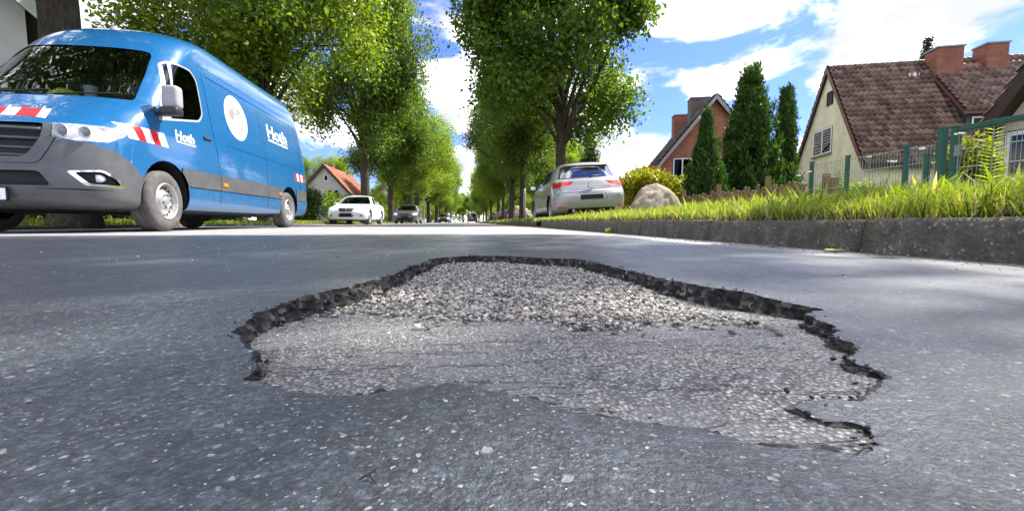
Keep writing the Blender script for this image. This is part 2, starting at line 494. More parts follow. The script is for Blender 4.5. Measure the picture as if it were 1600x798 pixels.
M['bark'] = t.done(t.pbr(c, 0.95, 0, 0.15, t.bump(hb, 1.0, 0.04)))

# ------------------------------------------------------------------ the setting: ground, road with its pothole, verges
KX = 1.40           # face of the right-hand kerb
KH = 0.125
LX = -6.4           # left road edge
def verge_z(x, y):
    d = max(0.0, x - KX - 0.12)
    z = KH + 0.005 + 0.062 * min(d, 6.0) + 0.02 * max(0.0, min(d - 6.0, 25.0))
    if y > 9.0:
        z -= 0.02 * min(1.0, (y - 9.0) / 6.0)
    return z + 0.02 * noise.noise((x * 0.7, y * 0.7, 1.3))

gm = bpy.data.meshes.new('ground')
gm.from_pydata([(-2500, -2500, -0.45), (2500, -2500, -0.45), (2500, 2500, -0.45), (-2500, 2500, -0.45)], [], [(0, 1, 2, 3)])
tag(link('ground', gm, M['turf']), kind='structure')

RIM = [(-0.243, 0.452), (-0.263, 0.542), (-0.254, 0.655), (-0.215, 0.746), (-0.175, 0.872), (-0.154, 1.086), (-0.11, 1.337), (0.01, 1.43), (0.137, 1.389), (0.229, 1.303), (0.327, 1.247), (0.363, 1.035), (0.377, 0.872), (0.396, 0.768), (0.42, 0.699), (0.44, 0.64), (0.441, 0.57), (0.445, 0.521), (0.448, 0.495), (0.407, 0.465), (0.396, 0.438), (0.393, 0.409), (0.364, 0.387), (0.352, 0.358), (0.346, 0.336), (0.318, 0.318), (0.302, 0.294), (0.303, 0.271), (0.286, 0.258), (0.262, 0.249), (0.244, 0.234), (0.225, 0.236), (0.212, 0.238), (0.199, 0.232), (0.195, 0.221), (0.204, 0.213), (0.214, 0.205), (0.212, 0.196), (0.2, 0.186), (0.187, 0.18), (0.176, 0.187), (0.149, 0.192), (0.138, 0.201), (0.127, 0.213), (0.112, 0.219), (0.095, 0.224), (0.076, 0.234), (0.059, 0.242), (0.046, 0.258), (0.027, 0.27), (0.01, 0.279), (0.001, 0.291), (-0.017, 0.295), (-0.039, 0.292), (-0.059, 0.286), (-0.075, 0.282), (-0.092, 0.285), (-0.111, 0.29), (-0.131, 0.3), (-0.151, 0.311), (-0.167, 0.323), (-0.168, 0.349), (-0.188, 0.377), (-0.216, 0.414)]
def make_rim():
    out = []
    n = len(RIM)
    for i in range(n):
        p0, p1, p2, p3 = [Vector(RIM[(i + k) % n]) for k in (-1, 0, 1, 2)]
        dist = 0.5 * (p1.length + p2.length)
        step = 0.0013 + 0.005 * dist
        m = max(1, int((p2 - p1).length / step))
        for k in range(m):
            u = k / m
            q = p1.lerp(p2, u)
            d = (p2 - p1).normalized(); nn = Vector((d.y, -d.x))
            a = 0.0012 + 0.011 * min(dist, 1.0)
            if q.y < 0.30 and q.x < 0.19: a *= 0.35
            jn = noise.noise((q.x * 55, q.y * 55, 0.7)) + 0.6 * noise.noise((q.x * 160, q.y * 160, 3.1)) + 0.5 * noise.noise((q.x * 380, q.y * 380, 6.1))
            out.append(q + nn * jn * a)
    return out
rim = make_rim()
NR = len(rim)
rim_np = np.array([(p.x, p.y) for p in rim])
def in_rim(P):
    P = np.asarray(P); x, y = P[:, 0], P[:, 1]
    ins = np.zeros(len(P), bool)
    x0, y0 = rim_np[:, 0], rim_np[:, 1]; x1, y1 = np.roll(x0, -1), np.roll(y0, -1)
    for a, b, c2, d2 in zip(x0, y0, x1, y1):
        cond = ((b > y) != (d2 > y))
        if cond.any():
            ins ^= cond & (x < (c2 - a) * (y - b) / (d2 - b + 1e-12) + a)
    return ins
def rim_dist(P):
    P = np.asarray(P)
    return np.min(np.linalg.norm(P[:, None, :] - rim_np[None, :, :], axis=2), axis=1)
def rim_near(x, y):   # how strongly the surface sags towards the worn near edge
    return 1.0 if (y < 0.32 and x < 0.19) else 0.25
def road_z(x, y, d):
    z = 0.0025 * noise.noise((x * 2.1, y * 2.1, 0.0)) + 0.0012 * noise.noise((x * 9, y * 9, 5.0))
    near = max(0.0, 1.0 - d / 0.07)
    z -= (0.004 if (y < 0.34 and x < 0.19) else 0.0025) * near * near
    return z * (1.0 if y < 6 else 0.0)
pts = [tuple(p) for p in rim_np]
edges = [(i, (i + 1) % NR) for i in range(NR)]
b0 = len(pts)
outer = []
ys = [-3, -1, 0, 0.5, 1, 2, 4, 8, 16, 32, 64, 128, 260]
outer += [(KX, y) for y in ys] + [(x, 260) for x in (-1, -3)] + [(LX, y) for y in reversed(ys)] + [(x, -3) for x in (-3, -1)]
pts += outer
edges += [(b0 + i, b0 + (i + 1) % len(outer)) for i in range(len(outer))]
cand = []
gx_, gy_ = np.meshgrid(np.arange(-0.8, 1.0, 0.022), np.arange(-0.05, 1.9, 0.03))
cand = np.stack([gx_.ravel(), gy_.ravel()], 1) + RNG.uniform(-0.007, 0.007, (gx_.size, 2))
gx_, gy_ = np.meshgrid(np.arange(-6.2, 1.3, 0.25), np.arange(-2.5, 8, 0.25))
c2 = np.stack([gx_.ravel(), gy_.ravel()], 1)
c2 = c2[~((c2[:, 0] > -0.85) & (c2[:, 0] < 1.05) & (c2[:, 1] > -0.1) & (c2[:, 1] < 1.95))]
cand = np.concatenate([cand, c2])
cand = cand[~in_rim(cand)]
cand = cand[rim_dist(cand) > 0.008]
pts += [tuple(p) for p in cand]
ov, oe, of, _, _, _ = delaunay_2d_cdt([Vector(p) for p in pts], edges, [], 0, 1e-6)
ov = np.array([(p.x, p.y) for p in ov])
of = np.array([list(f) for f in of if len(f) == 3])
cen = ov[of].mean(axis=1)
of = of[~in_rim(cen)]
dd = rim_dist(ov)
V = [(x, y, road_z(x, y, d)) for (x, y), d in zip(ov, dd)]
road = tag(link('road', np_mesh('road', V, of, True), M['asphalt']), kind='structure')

# pothole: broken wall and the old course laid bare inside
FZ = -0.036
def floor_z(x, y):
    z = -float(np.interp(y, [0.16, 0.25, 0.5, 0.68, 1.0, 1.4], [0.003, 0.0055, 0.021, 0.034, 0.034, 0.028])) + min(1, y * 1.6) * 0.0035 * noise.noise((x * 7, y * 7, 2.0)) + 0.0012 * noise.noise((x * 40, y * 40, 4.0))
    return z
rows = 8
WV = []
nrm2 = []
for i in range(NR):
    d = (rim[(i + 2) % NR] - rim[i - 2]).normalized()
    nrm2.append(Vector((-d.y, d.x)))      # one side
area = 0.5 * sum(rim[i].x * rim[(i + 1) % NR].y - rim[(i + 1) % NR].x * rim[i].y for i in range(NR))
sgn = 1.0 if area > 0 else -1.0
rd = rim_dist(rim_np)
for k in range(rows + 1):
    u = k / rows
    for i in range(NR):
        p = rim[i]
        sc = 0.35 + 0.65 * min(1.0, p.length)
        nz = noise.noise((p.x * 70, p.y * 70, u * 3.2)) + 0.8 * noise.noise((p.x * 170, p.y * 170, u * 6 + 9)) + 0.5 * noise.noise((p.x * 420, p.y * 420, u * 11 + 3))
        inset = (0.014 * u ** 1.5 + (0.007 * nz if 0 < k else 0)) * sc * sgn
        if k == 0: inset = 0.0
        q = p + nrm2[i] * inset
        z = road_z(p.x, p.y, 0.0) * (1 - u) + (floor_z(p.x, p.y) - 0.004) * u + (0.003 * nz * sc if 0 < k < rows else 0)
        WV.append((q.x, q.y, z))
WF = [(k * NR + i, k * NR + (i + 1) % NR, (k + 1) * NR + (i + 1) % NR, (k + 1) * NR + i) for k in range(rows) for i in range(NR)]
pw = tag(link('pothole_wall', np_mesh('pothole_wall', WV, WF, False), M['bitumen']), kind='structure')
xs, ys_ = np.arange(-0.36, 0.56, 0.008), np.arange(0.10, 1.56, 0.011)
FV = [(x, y, floor_z(x, y)) for y in ys_ for x in xs]
nx = len(xs)
FF = [(j * nx + i, j * nx + i + 1, (j + 1) * nx + i + 1, (j + 1) * nx + i) for j in range(len(ys_) - 1) for i in range(nx - 1)]
tag(link('pothole_floor', np_mesh('pothole_floor', FV, FF, True), M['floor']), kind='structure')

# stones: one low-poly pebble shape stretched and turned many times
bm = bmesh.new(); bmesh.ops.create_icosphere(bm, subdivisions=1, radius=1.0)
PV = np.array([v.co[:] for v in bm.verts]); PF = np.array([[v.index for v in f.verts] for f in bm.faces]); bm.free()
def pebbles(name, P, size, flat, mat, seed):
    rg = np.random.default_rng(seed)
    n = len(P)
    a = rg.uniform(0, 2 * np.pi, n)
    S = size[:, None] * np.stack([rg.uniform(0.75, 1.3, n), rg.uniform(0.75, 1.3, n), rg.uniform(*flat, n)], 1)
    jit = 1 + rg.uniform(-0.42, 0.42, (n, len(PV)))
    L = PV[None] * jit[:, :, None] * S[:, None, :]
    ti, tj = rg.uniform(-0.4, 0.4, n), rg.uniform(-0.4, 0.4, n)
    L[:, :, 2] += L[:, :, 0] * ti[:, None] + L[:, :, 1] * tj[:, None]
    c, s = np.cos(a)[:, None], np.sin(a)[:, None]
    X = L[:, :, 0] * c - L[:, :, 1] * s; Y = L[:, :, 0] * s + L[:, :, 1] * c
    V = np.stack([X, Y, L[:, :, 2]], 2) + np.asarray(P)[:, None, :]
    F = (PF[None] + (np.arange(n) * len(PV))[:, None, None]).reshape(-1, 3)
    return link(name, np_mesh(name, V.reshape(-1, 3), F), mat)
rg = np.random.default_rng(3)
P = np.stack([rg.uniform(-0.28, 0.46, 26000), rg.uniform(0.17, 1.44, 26000)], 1)
P = P[in_rim(P)]
loosemask = (P[:, 1] + rg.normal(0, 0.035, len(P)) > 0.52 + 0.16 * np.clip((0.18 - P[:, 0]) / 0.35, 0, 1) + 0.02 * np.sin(P[:, 0] * 30)) & (P[:, 0] < 0.36)
dens = np.where(loosemask, 0.0, 1.0)
A = P[(rg.uniform(0, 1, len(P)) < dens * 0.95)]
tag(pebbles('embedded_aggregate', np.array([(x, y, floor_z(x, y) - 0.0004) for x, y in A]), rg.uniform(0.0006, 0.0024, len(A)) * (0.55 + 0.9 * np.minimum(A[:, 1], 1)), (0.3, 0.6), M['stone'], 5),
    'small pale aggregate stones set in the old asphalt of the pothole floor', 'gravel', kind='stuff')
B = P[loosemask]
B = np.repeat(B, 2, axis=0) + rg.normal(0, 0.004, (len(B) * 2, 2)); B = B[in_rim(B)]
tag(pebbles('loose_gravel', np.array([(x, y, floor_z(x, y) + rg.uniform(-0.001, 0.004)) for x, y in B]), rg.uniform(0.0014, 0.0050, len(B)) , (0.4, 0.8), M['stone'], 6),
    'loose light gravel heaped along the far side of the pothole', 'gravel', kind='stuff')
# crumbs of dark bitumen along the broken edge
C = rim_np[rg.integers(0, NR, 800)] + rg.normal(0, 0.006, (800, 2))
C = C[(C[:, 1] > 0.33) | (C[:, 0] > 0.19)]
ci = in_rim(C)
keepc = ci | (rg.uniform(0, 1, len(C)) < 0.22)
C, ci = C[keepc], ci[keepc]
tag(pebbles('bitumen_crumbs', np.array([(x, y, (floor_z(x, y) + 0.004 if i else -0.001)) for (x, y), i in zip(C, ci)]), rg.uniform(0.0008, 0.0036, len(C)) * (0.35 + np.minimum(C[:, 1], 1)) * np.where(ci, 1.0, 0.6), (0.5, 0.9), M['bitumen'], 8),
    'dark bitumen crumbs broken off along the rim of the pothole', 'rubble', kind='stuff')
# grit on the road and in the gutter
G = np.stack([rg.uniform(-1.6, 1.35, 1500), rg.uniform(0.16, 3.6, 1500)], 1)
G2 = np.stack([KX - np.abs(rg.normal(0, 0.09, 900)) - 0.004, rg.uniform(0.8, 7, 900)], 1)
G = np.concatenate([G, G2]); G = G[~in_rim(G)]
keep = rg.uniform(0, 1, len(G)) < np.where(G[:, 0] > 1.1, 1.0, 0.35)
G = G[keep]
tag(pebbles('road_grit', np.array([(x, y, 0.0006) for x, y in G]), rg.uniform(0.0006, 0.0028, len(G)) * (0.5 + np.minimum(G[:, 1] * 0.6, 1.2)), (0.4, 0.7), M['stone'], 9),
    'scattered grit and small stones on the road and in the gutter', 'grit', kind='stuff')

# verges: right-hand bank rises towards the gardens, left-hand one is almost level
def sheet(name, xs, ys, zf, mat):
    V = [(x, y, zf(x, y)) for y in ys for x in xs]
    n = len(xs)
    F = [(j * n + i, j * n + i + 1, (j + 1) * n + i + 1, (j + 1) * n + i) for j in range(len(ys) - 1) for i in range(n - 1)]
    return tag(link(name, np_mesh(name, V, F, True), mat), kind='structure')
ysl = list(np.arange(-3, 16, 0.3)) + list(np.arange(16, 60, 2.0)) + [70, 90, 120, 160, 210, 260]
vr = sheet('verge_right', list(KX + 0.11 + np.array([0, 0.1, 0.2, 0.35, 0.6, 0.9, 1.3, 1.8, 2.5, 3.3, 4.2, 5.2, 6.2, 8, 11, 15, 20, 28, 45, 90, 200])), ysl, verge_z, M['turf'])
def lverge_z(x, y):
    d = LX - 0.1 - x
    return 0.05 + 0.012 * min(max(d, 0), 20) + 0.02 * noise.noise((x * 0.6, y * 0.6, 4.0))
vl = sheet('verge_left', list(LX - 0.09 - np.array([200, 90, 45, 28, 20, 14, 10, 7, 5, 3.5, 2.2, 1.2, 0.6, 0.25, 0])), ysl, lverge_z, M['turf'])

# kerb stones, each its own piece
def kerb_mesh(seed, L=0.972, fine=True):
    rgk = random.Random(seed)
    bm = bmesh.new()
    n, w = (60, 0.12) if fine else (2, 0.12)
    prof = [(0.0, -0.12), (0.0, -0.03), (0.0, 0.0), (0.002, 0.03), (0.005, 0.06), (0.009, 0.09), (0.014, 0.110), (0.024, 0.121), (0.045, KH), (w, KH), (w, -0.12)] if fine else [(0, -0.12), (0.006, 0.105), (0.03, KH), (w, KH), (w, -0.12)]
    rows_ = []
    for j in range(n + 1):
        y = L * j / n
        ring = []
        for (x, z) in prof:
            a = noise.noise((x * 20 + seed * 7, y * 22, z * 22)) * 0.004 + noise.noise((x * 60 + seed, y * 70, z * 70)) * 0.0025 if fine else 0
            e = min(y, L - y)
            chip = 0.008 * max(0, 1 - e / 0.02) if z > 0.08 else 0
            ring.append(bm.verts.new((x - a + chip * 0.5, y, z + a * 0.6 - chip)))
        rows_.append(ring)
    for j in range(n):
        for k in range(len(prof) - 1):
            bm.faces.new((rows_[j][k], rows_[j][k + 1], rows_[j + 1][k + 1], rows_[j + 1][k]))
    bm.faces.new(rows_[0]); bm.faces.new(list(reversed(rows_[-1])))
    bmesh.ops.recalc_face_normals(bm, faces=bm.faces)
    for f in bm.faces: f.smooth = fine
    me = bpy.data.meshes.new('kerb_stone'); bm.to_mesh(me); bm.free()
    me.materials.append(M['kerb'])
    return me
kerb = tag(empty('kerb', (KX, 0, 0)), kind='structure')
kms = [kerb_mesh(s) for s in (1, 2, 3)]
kfar = kerb_mesh(5, fine=False)
yk = -1.58
i = 0
while yk < 70:
    if not (7.6 < yk < 9.4 or 24 < yk < 27 or 47 < yk < 50):
        o = link('kerb_stone', kms[i % 3] if yk < 10 else kfar, None, kerb)
        o.location = (random.uniform(-0.004, 0.004), yk, random.uniform(-0.006, 0.003))
        o.rotation_euler = (0, 0, random.uniform(-0.004, 0.004))
    else:       # dropped kerb at a driveway
        o = link('kerb_stone', kfar, None, kerb)
        o.location = (0, yk, -0.10)
    yk += 1.0
    i += 1
kl = tag(empty('kerb', (LX, 0, 0)), kind='structure')
for i in range(60):
    o = link('kerb_stone', kfar, None, kl)
    o.location = (0, 1.0 * i - 2, -0.06); o.rotation_euler = (0, 0, math.pi)

# ------------------------------------------------------------------ vehicles: a lofted shell cut into its panels, panes and lamps
def catmull(A, sub):
    A = np.asarray(A, float); n = len(A); out = []
    for i in range(n - 1):
        p1, p2 = A[i], A[i + 1]
        # monotone tangents (no overshoot)
        def tan(j):
            if j == 0: return A[1] - A[0]
            if j == n - 1: return A[-1] - A[-2]
            a, b = A[j] - A[j - 1], A[j + 1] - A[j]
            return np.where(a * b > 0, 2 * a * b / (a + b + 1e-12 * np.sign(a + b + 1e-30)), 0.0)
        m1, m2 = tan(i), tan(i + 1)
        for k in range(sub):
            u = k / sub
            out.append((2 * u**3 - 3 * u**2 + 1) * p1 + (u**3 - 2 * u**2 + u) * m1 + (-2 * u**3 + 3 * u**2) * p2 + (u**3 - u**2) * m2)
    out.append(A[-1])
    return np.array(out)
def cap_pts(p, n):
    x45 = 0.5 ** (1 / p); r = []
    for k in range(n + 1):
        t = k / n
        if t <= 0.5:
            x = t * 2 * x45; r.append((x, 1 - (1 - x**p) ** (1 / p)))
        else:
            q = x45 * (1 - (t - 0.5) * 2); r.append(((1 - q**p) ** (1 / p), 1 - q))
    return r
def cvx(poly):
    a = sum(poly[i][0] * poly[(i + 1) % len(poly)][1] - poly[(i + 1) % len(poly)][0] * poly[i][1] for i in range(len(poly)))
    return poly if a > 0 else list(reversed(poly))
def rounded(poly, r, n=3):
    """round the corners of a convex polygon"""
    out = []
    m = len(poly)
    for i in range(m):
        p0, p, p1 = Vector(poly[i - 1]), Vector(poly[i]), Vector(poly[(i + 1) % m])
        rr = min(r, (p0 - p).length * 0.4, (p1 - p).length * 0.4)
        a = p + (p0 - p).normalized() * rr; b = p + (p1 - p).normalized() * rr
        for k in range(n + 1):
            u = k / n
            out.append(tuple((1 - u)**2 * a + 2 * u * (1 - u) * p + u * u * b))
    return out
class Shell:
    # station columns: z, yf, yr, w, Df, pf, Dr, pr, crown
    def __init__(s, st, sub=4, nf=22, ns=30, nr=14):
        S = catmull(st, sub)
        s.S = S
        bm = s.bm = bmesh.new()
        s.lay = bm.faces.layers.int.new('tag')
        s.tags = {}
        rings = []
        for (z, yf, yr, w, Df, pf, Dr, pr_, cr) in S:
            h = [(x * w, yf + q * Df) for x, q in cap_pts(pf, nf)]
            y0, y1 = yf + Df, yr - Dr
            h += [(w, y0 + (y1 - y0) * k / ns) for k in range(1, ns)]
            h += [(x * w, yr - q * Dr) for x, q in reversed(cap_pts(pr_, nr))]
            full = h + [(-x, y) for x, y in reversed(h[1:-1])]
            rings.append([bm.verts.new((x, y, z + cr * (1 - (x / max(w, 1e-4))**2))) for x, y in full])
        n = len(rings[0])
        for a, b in zip(rings[:-1], rings[1:]):
            for k in range(n):
                bm.faces.new((a[k], a[(k + 1) % n], b[(k + 1) % n], b[k]))
        bm.faces.new(list(reversed(rings[0])))
        bm.faces.new(rings[-1])
        bm.normal_update()
        s.zs, s.ws = S[:, 0], S[:, 3]
    def w(s, z):
        i = np.argsort(s.zs); return float(np.interp(z, s.zs[i], s.ws[i]))
    def cut(s, name, poly, U=(0, 1, 0), V=(0, 0, 1), cond=None):
        U, V = Vector(U), Vector(V)
        poly = cvx(poly)
        tid = s.tags.setdefault(name, len(s.tags) + 1)
        us = [p[0] for p in poly]; vs = [p[1] for p in poly]
        u0, u1, v0, v1 = min(us), max(us), min(vs), max(vs)
        def near(f):
            pu = [l.vert.co.dot(U) for l in f.loops]; pv = [l.vert.co.dot(V) for l in f.loops]
            return max(pu) > u0 and min(pu) < u1 and max(pv) > v0 and min(pv) < v1
        faces = [f for f in s.bm.faces if cond(f.calc_center_median(), f.normal) and near(f)]
        m = len(poly)
        for i in range(m):
            a, b = poly[i], poly[(i + 1) % m]
            if math.hypot(b[0] - a[0], b[1] - a[1]) < 1e-5: continue
            no = U * (b[1] - a[1]) - V * (b[0] - a[0])
            geom = set(faces)
            for f in faces:
                geom.update(f.edges); geom.update(f.verts)
            r = bmesh.ops.bisect_plane(s.bm, geom=list(geom), dist=1e-5, plane_co=U * a[0] + V * a[1], plane_no=no)
            faces = [g for g in r['geom'] if isinstance(g, bmesh.types.BMFace)]
        for f in faces:
            c = f.calc_center_median(); cu, cv = c.dot(U), c.dot(V)
            if all((b[0] - a[0]) * (cv - a[1]) - (b[1] - a[1]) * (cu - a[0]) > -1e-7 for a, b in zip(poly, poly[1:] + poly[:1])):
                f[s.lay] = tid
        return tid
    def side(s, name, poly, both=True, split=True, **kw):
        for sx in ((1, -1) if both else (1,)):
            s.cut(name + ('|R' if (sx < 0 and split) else ''), poly, cond=(lambda c, n, sx=sx: c.x * sx > 0.1 and n.x * sx > 0.25), **kw)
    def seam(s, pts, wd=0.010, name='panel_gap'):
        for a, b in zip(pts[:-1], pts[1:]):
            a, b = Vector(a), Vector(b); d = (b - a).normalized(); q = Vector((d.y, -d.x)) * wd / 2
            s.side(name, [tuple(a + q), tuple(b + q), tuple(b - q), tuple(a - q)], split=False)
    def delete(s, name):
        tid = s.tags.pop(name)
        bmesh.ops.delete(s.bm, geom=[f for f in s.bm.faces if f[s.lay] == tid], context='FACES')
    def finish(s, root, spec, body_mat):
        """spec: tag -> (object name, material, offset along normal, parent tag or None)"""
        bm = s.bm
        bm.normal_update(); bm.verts.index_update(); bm.verts.ensure_lookup_table()
        inv = {v: k for k, v in s.tags.items()}
        groups = {}
        for f in bm.faces:
            groups.setdefault(inv.get(f[s.lay], 'body'), []).append(f)
        objs = {}
        for name, fs in groups.items():
            base = name.split('|')[0]
            oname, mat, off, par = spec.get(name, spec.get(base, ('body', body_mat, 0, None))) if name != 'body' else ('body', body_mat, 0, None)
            idx = {}; V = []; N = []; F = []
            for f in fs:
                r = []
                for v in f.verts:
                    if v.index not in idx:
                        idx[v.index] = len(V); V.append(v.co + v.normal * off); N.append(v.normal.copy())
                    r.append(idx[v.index])
                F.append(r)
            me = bpy.data.meshes.new(oname); me.from_pydata(V, [], F)
            for p in me.polygons: p.use_smooth = True
            me.normals_split_custom_set_from_vertices(N)
            objs[name] = (link(oname, me, mat, root), par)
        for name, (o, par) in objs.items():
            if par and par in objs: o.parent = objs[par][0]
        bm.free()
        return {k: v[0] for k, v in objs.items()}
def circ(cy, cz, r, n=28, sq=1.0):
    return [(cy + r * math.cos(2 * math.pi * k / n), cz + r * sq * math.sin(2 * math.pi * k / n)) for k in range(n)]

def wheel(root, x, y, r, w, side, style='steel', steer=0.0):
    """wheel at lateral x, its outer face towards side (+1/-1)"""
    e = bpy.data.objects.new('wheel', None); COL.objects.link(e); e.parent = root
    e.location = (x, y, r); e.rotation_euler = (0, 0, steer + (0 if side > 0 else math.pi))
    ri = r * (0.60 if style == 'steel' else 0.68)
    h = w / 2
    mb = MB()
    mb.lathe([(h - 0.012, ri), (h - 0.002, ri + 0.02), (h, (ri + r) / 2), (h - 0.010, r - 0.030), (h - 0.030, r - 0.006), (h * 0.5, r), (h * 0.42, r - 0.008), (h * 0.36, r), (0.012, r), (0, r - 0.009), (-0.012, r), (-h * 0.36, r), (-h * 0.42, r - 0.008), (-h * 0.5, r), (-h + 0.03, r - 0.006), (-h, (ri + r) / 2), (-h + 0.012, ri)], 48)
    mb.build('tyre', M['tyre'], e, smooth=True, angle=0.7)
    mb = MB()
    mb.lathe([(h - 0.010, ri + 0.004), (h + 0.002, ri - 0.004), (h - 0.004, ri - 0.016), (h - 0.03, ri - 0.024), (h - 0.06, ri - 0.03), (-h + 0.01, ri - 0.03)], 40)
    if style == 'steel':
        mb.lathe([(h - 0.055, ri - 0.028), (h - 0.062, ri * 0.80), (h - 0.048, ri * 0.60), (h - 0.020, ri * 0.52), (h - 0.012, ri * 0.36), (h - 0.022, ri * 0.30), (h - 0.004, ri * 0.24), (h - 0.002, 0.001)], 40)
        mb.build('rim', M['steel'], e, smooth=True, angle=0.6)
        hb = MB()
        for k in range(16):
            a = 2 * math.pi * k / 16
            hb.lathe([(h - 0.052, 0.001), (h - 0.0515, ri * 0.085)], 8, c=(0.002, ri * 0.78 * math.cos(a), ri * 0.78 * math.sin(a)))
        hb.build('vent_holes', M['gap'], e)['kind'] = 'stuff'
        hb = MB()
        for k in range(6):
            a = 2 * math.pi * k / 6 + 0.2
            hb.lathe([(h - 0.016, 0.011), (h + 0.004, 0.010), (h + 0.004, 0.001)], 6, c=(0, ri * 0.36 * math.cos(a), ri * 0.36 * math.sin(a)))
        hb.build('wheel_bolts', M['plastic'], e)['kind'] = 'stuff'
    else:
        mb.build('rim', M['steel'], e, smooth=True, angle=0.6)
        sp = MB(); n = 5 if style == 'five' else 10
        for k in range(n):
            a = 2 * math.pi * k / n
            ca, sa = math.cos(a), math.sin(a)
            def pt(u, v, wv, ca=ca, sa=sa):
                return Vector((h - 0.012 - wv * 0.03 - (0.012 if u < ri * 0.3 else 0), u * ca - v * sa, u * sa + v * ca))
            ww = ri * (0.16 if n == 5 else 0.07)
            sp.prism([(ri * 0.12, -ww * 0.8), (ri * 0.96, -ww), (ri * 0.96, ww), (ri * 0.12, ww * 0.8)], pt)
        sp.lathe([(h - 0.05, ri * 0.28), (h - 0.012, ri * 0.26), (h - 0.008, ri * 0.1), (h - 0.008, 0.001)], 20)
        sp.build('spokes', M['steel'], e, smooth=False)
        MB().lathe([(h - 0.07, 0.001), (h - 0.069, ri - 0.03)], 24).build('brake_disc', M['gap'], e)
    return e

def rbox(a, b, bev, seg=3):
    return MB().box(a, b).mesh('m', smooth=True, bevel=bev, seg=seg)

def wheel_wells(root, ys, rr, x0, x1, r_off=0.04):
    for y in ys:
        for sx in (1, -1):
            MB().lathe([(sx * x0, 0.01), (sx * x0, rr), (sx * x1, rr)], 20, c=(0, y, rr - r_off), arc=(-0.25, math.pi + 0.25)).build('wheel_housing', M['gap'], root, smooth=False)

def surf_text(root, sh, txt, y0, z0, size, mat, name='lettering', bold=0.0, sy=1.0, off=0.004, shear=0.0, ylen=None):
    """letters laid on the left flank (x = +w): reading direction is +y"""
    me = text_mesh(txt, size, bold)
    xs = [v.co.x for v in me.vertices]
    k = (ylen / (max(xs) - min(xs))) if ylen else 1.0
    for v in me.vertices:
        u, q = v.co.x * k * sy, v.co.y
        z = z0 + q
        v.co = (sh.w(z) + off, y0 + u + shear * q, z)
    return link(name, me, mat, root)

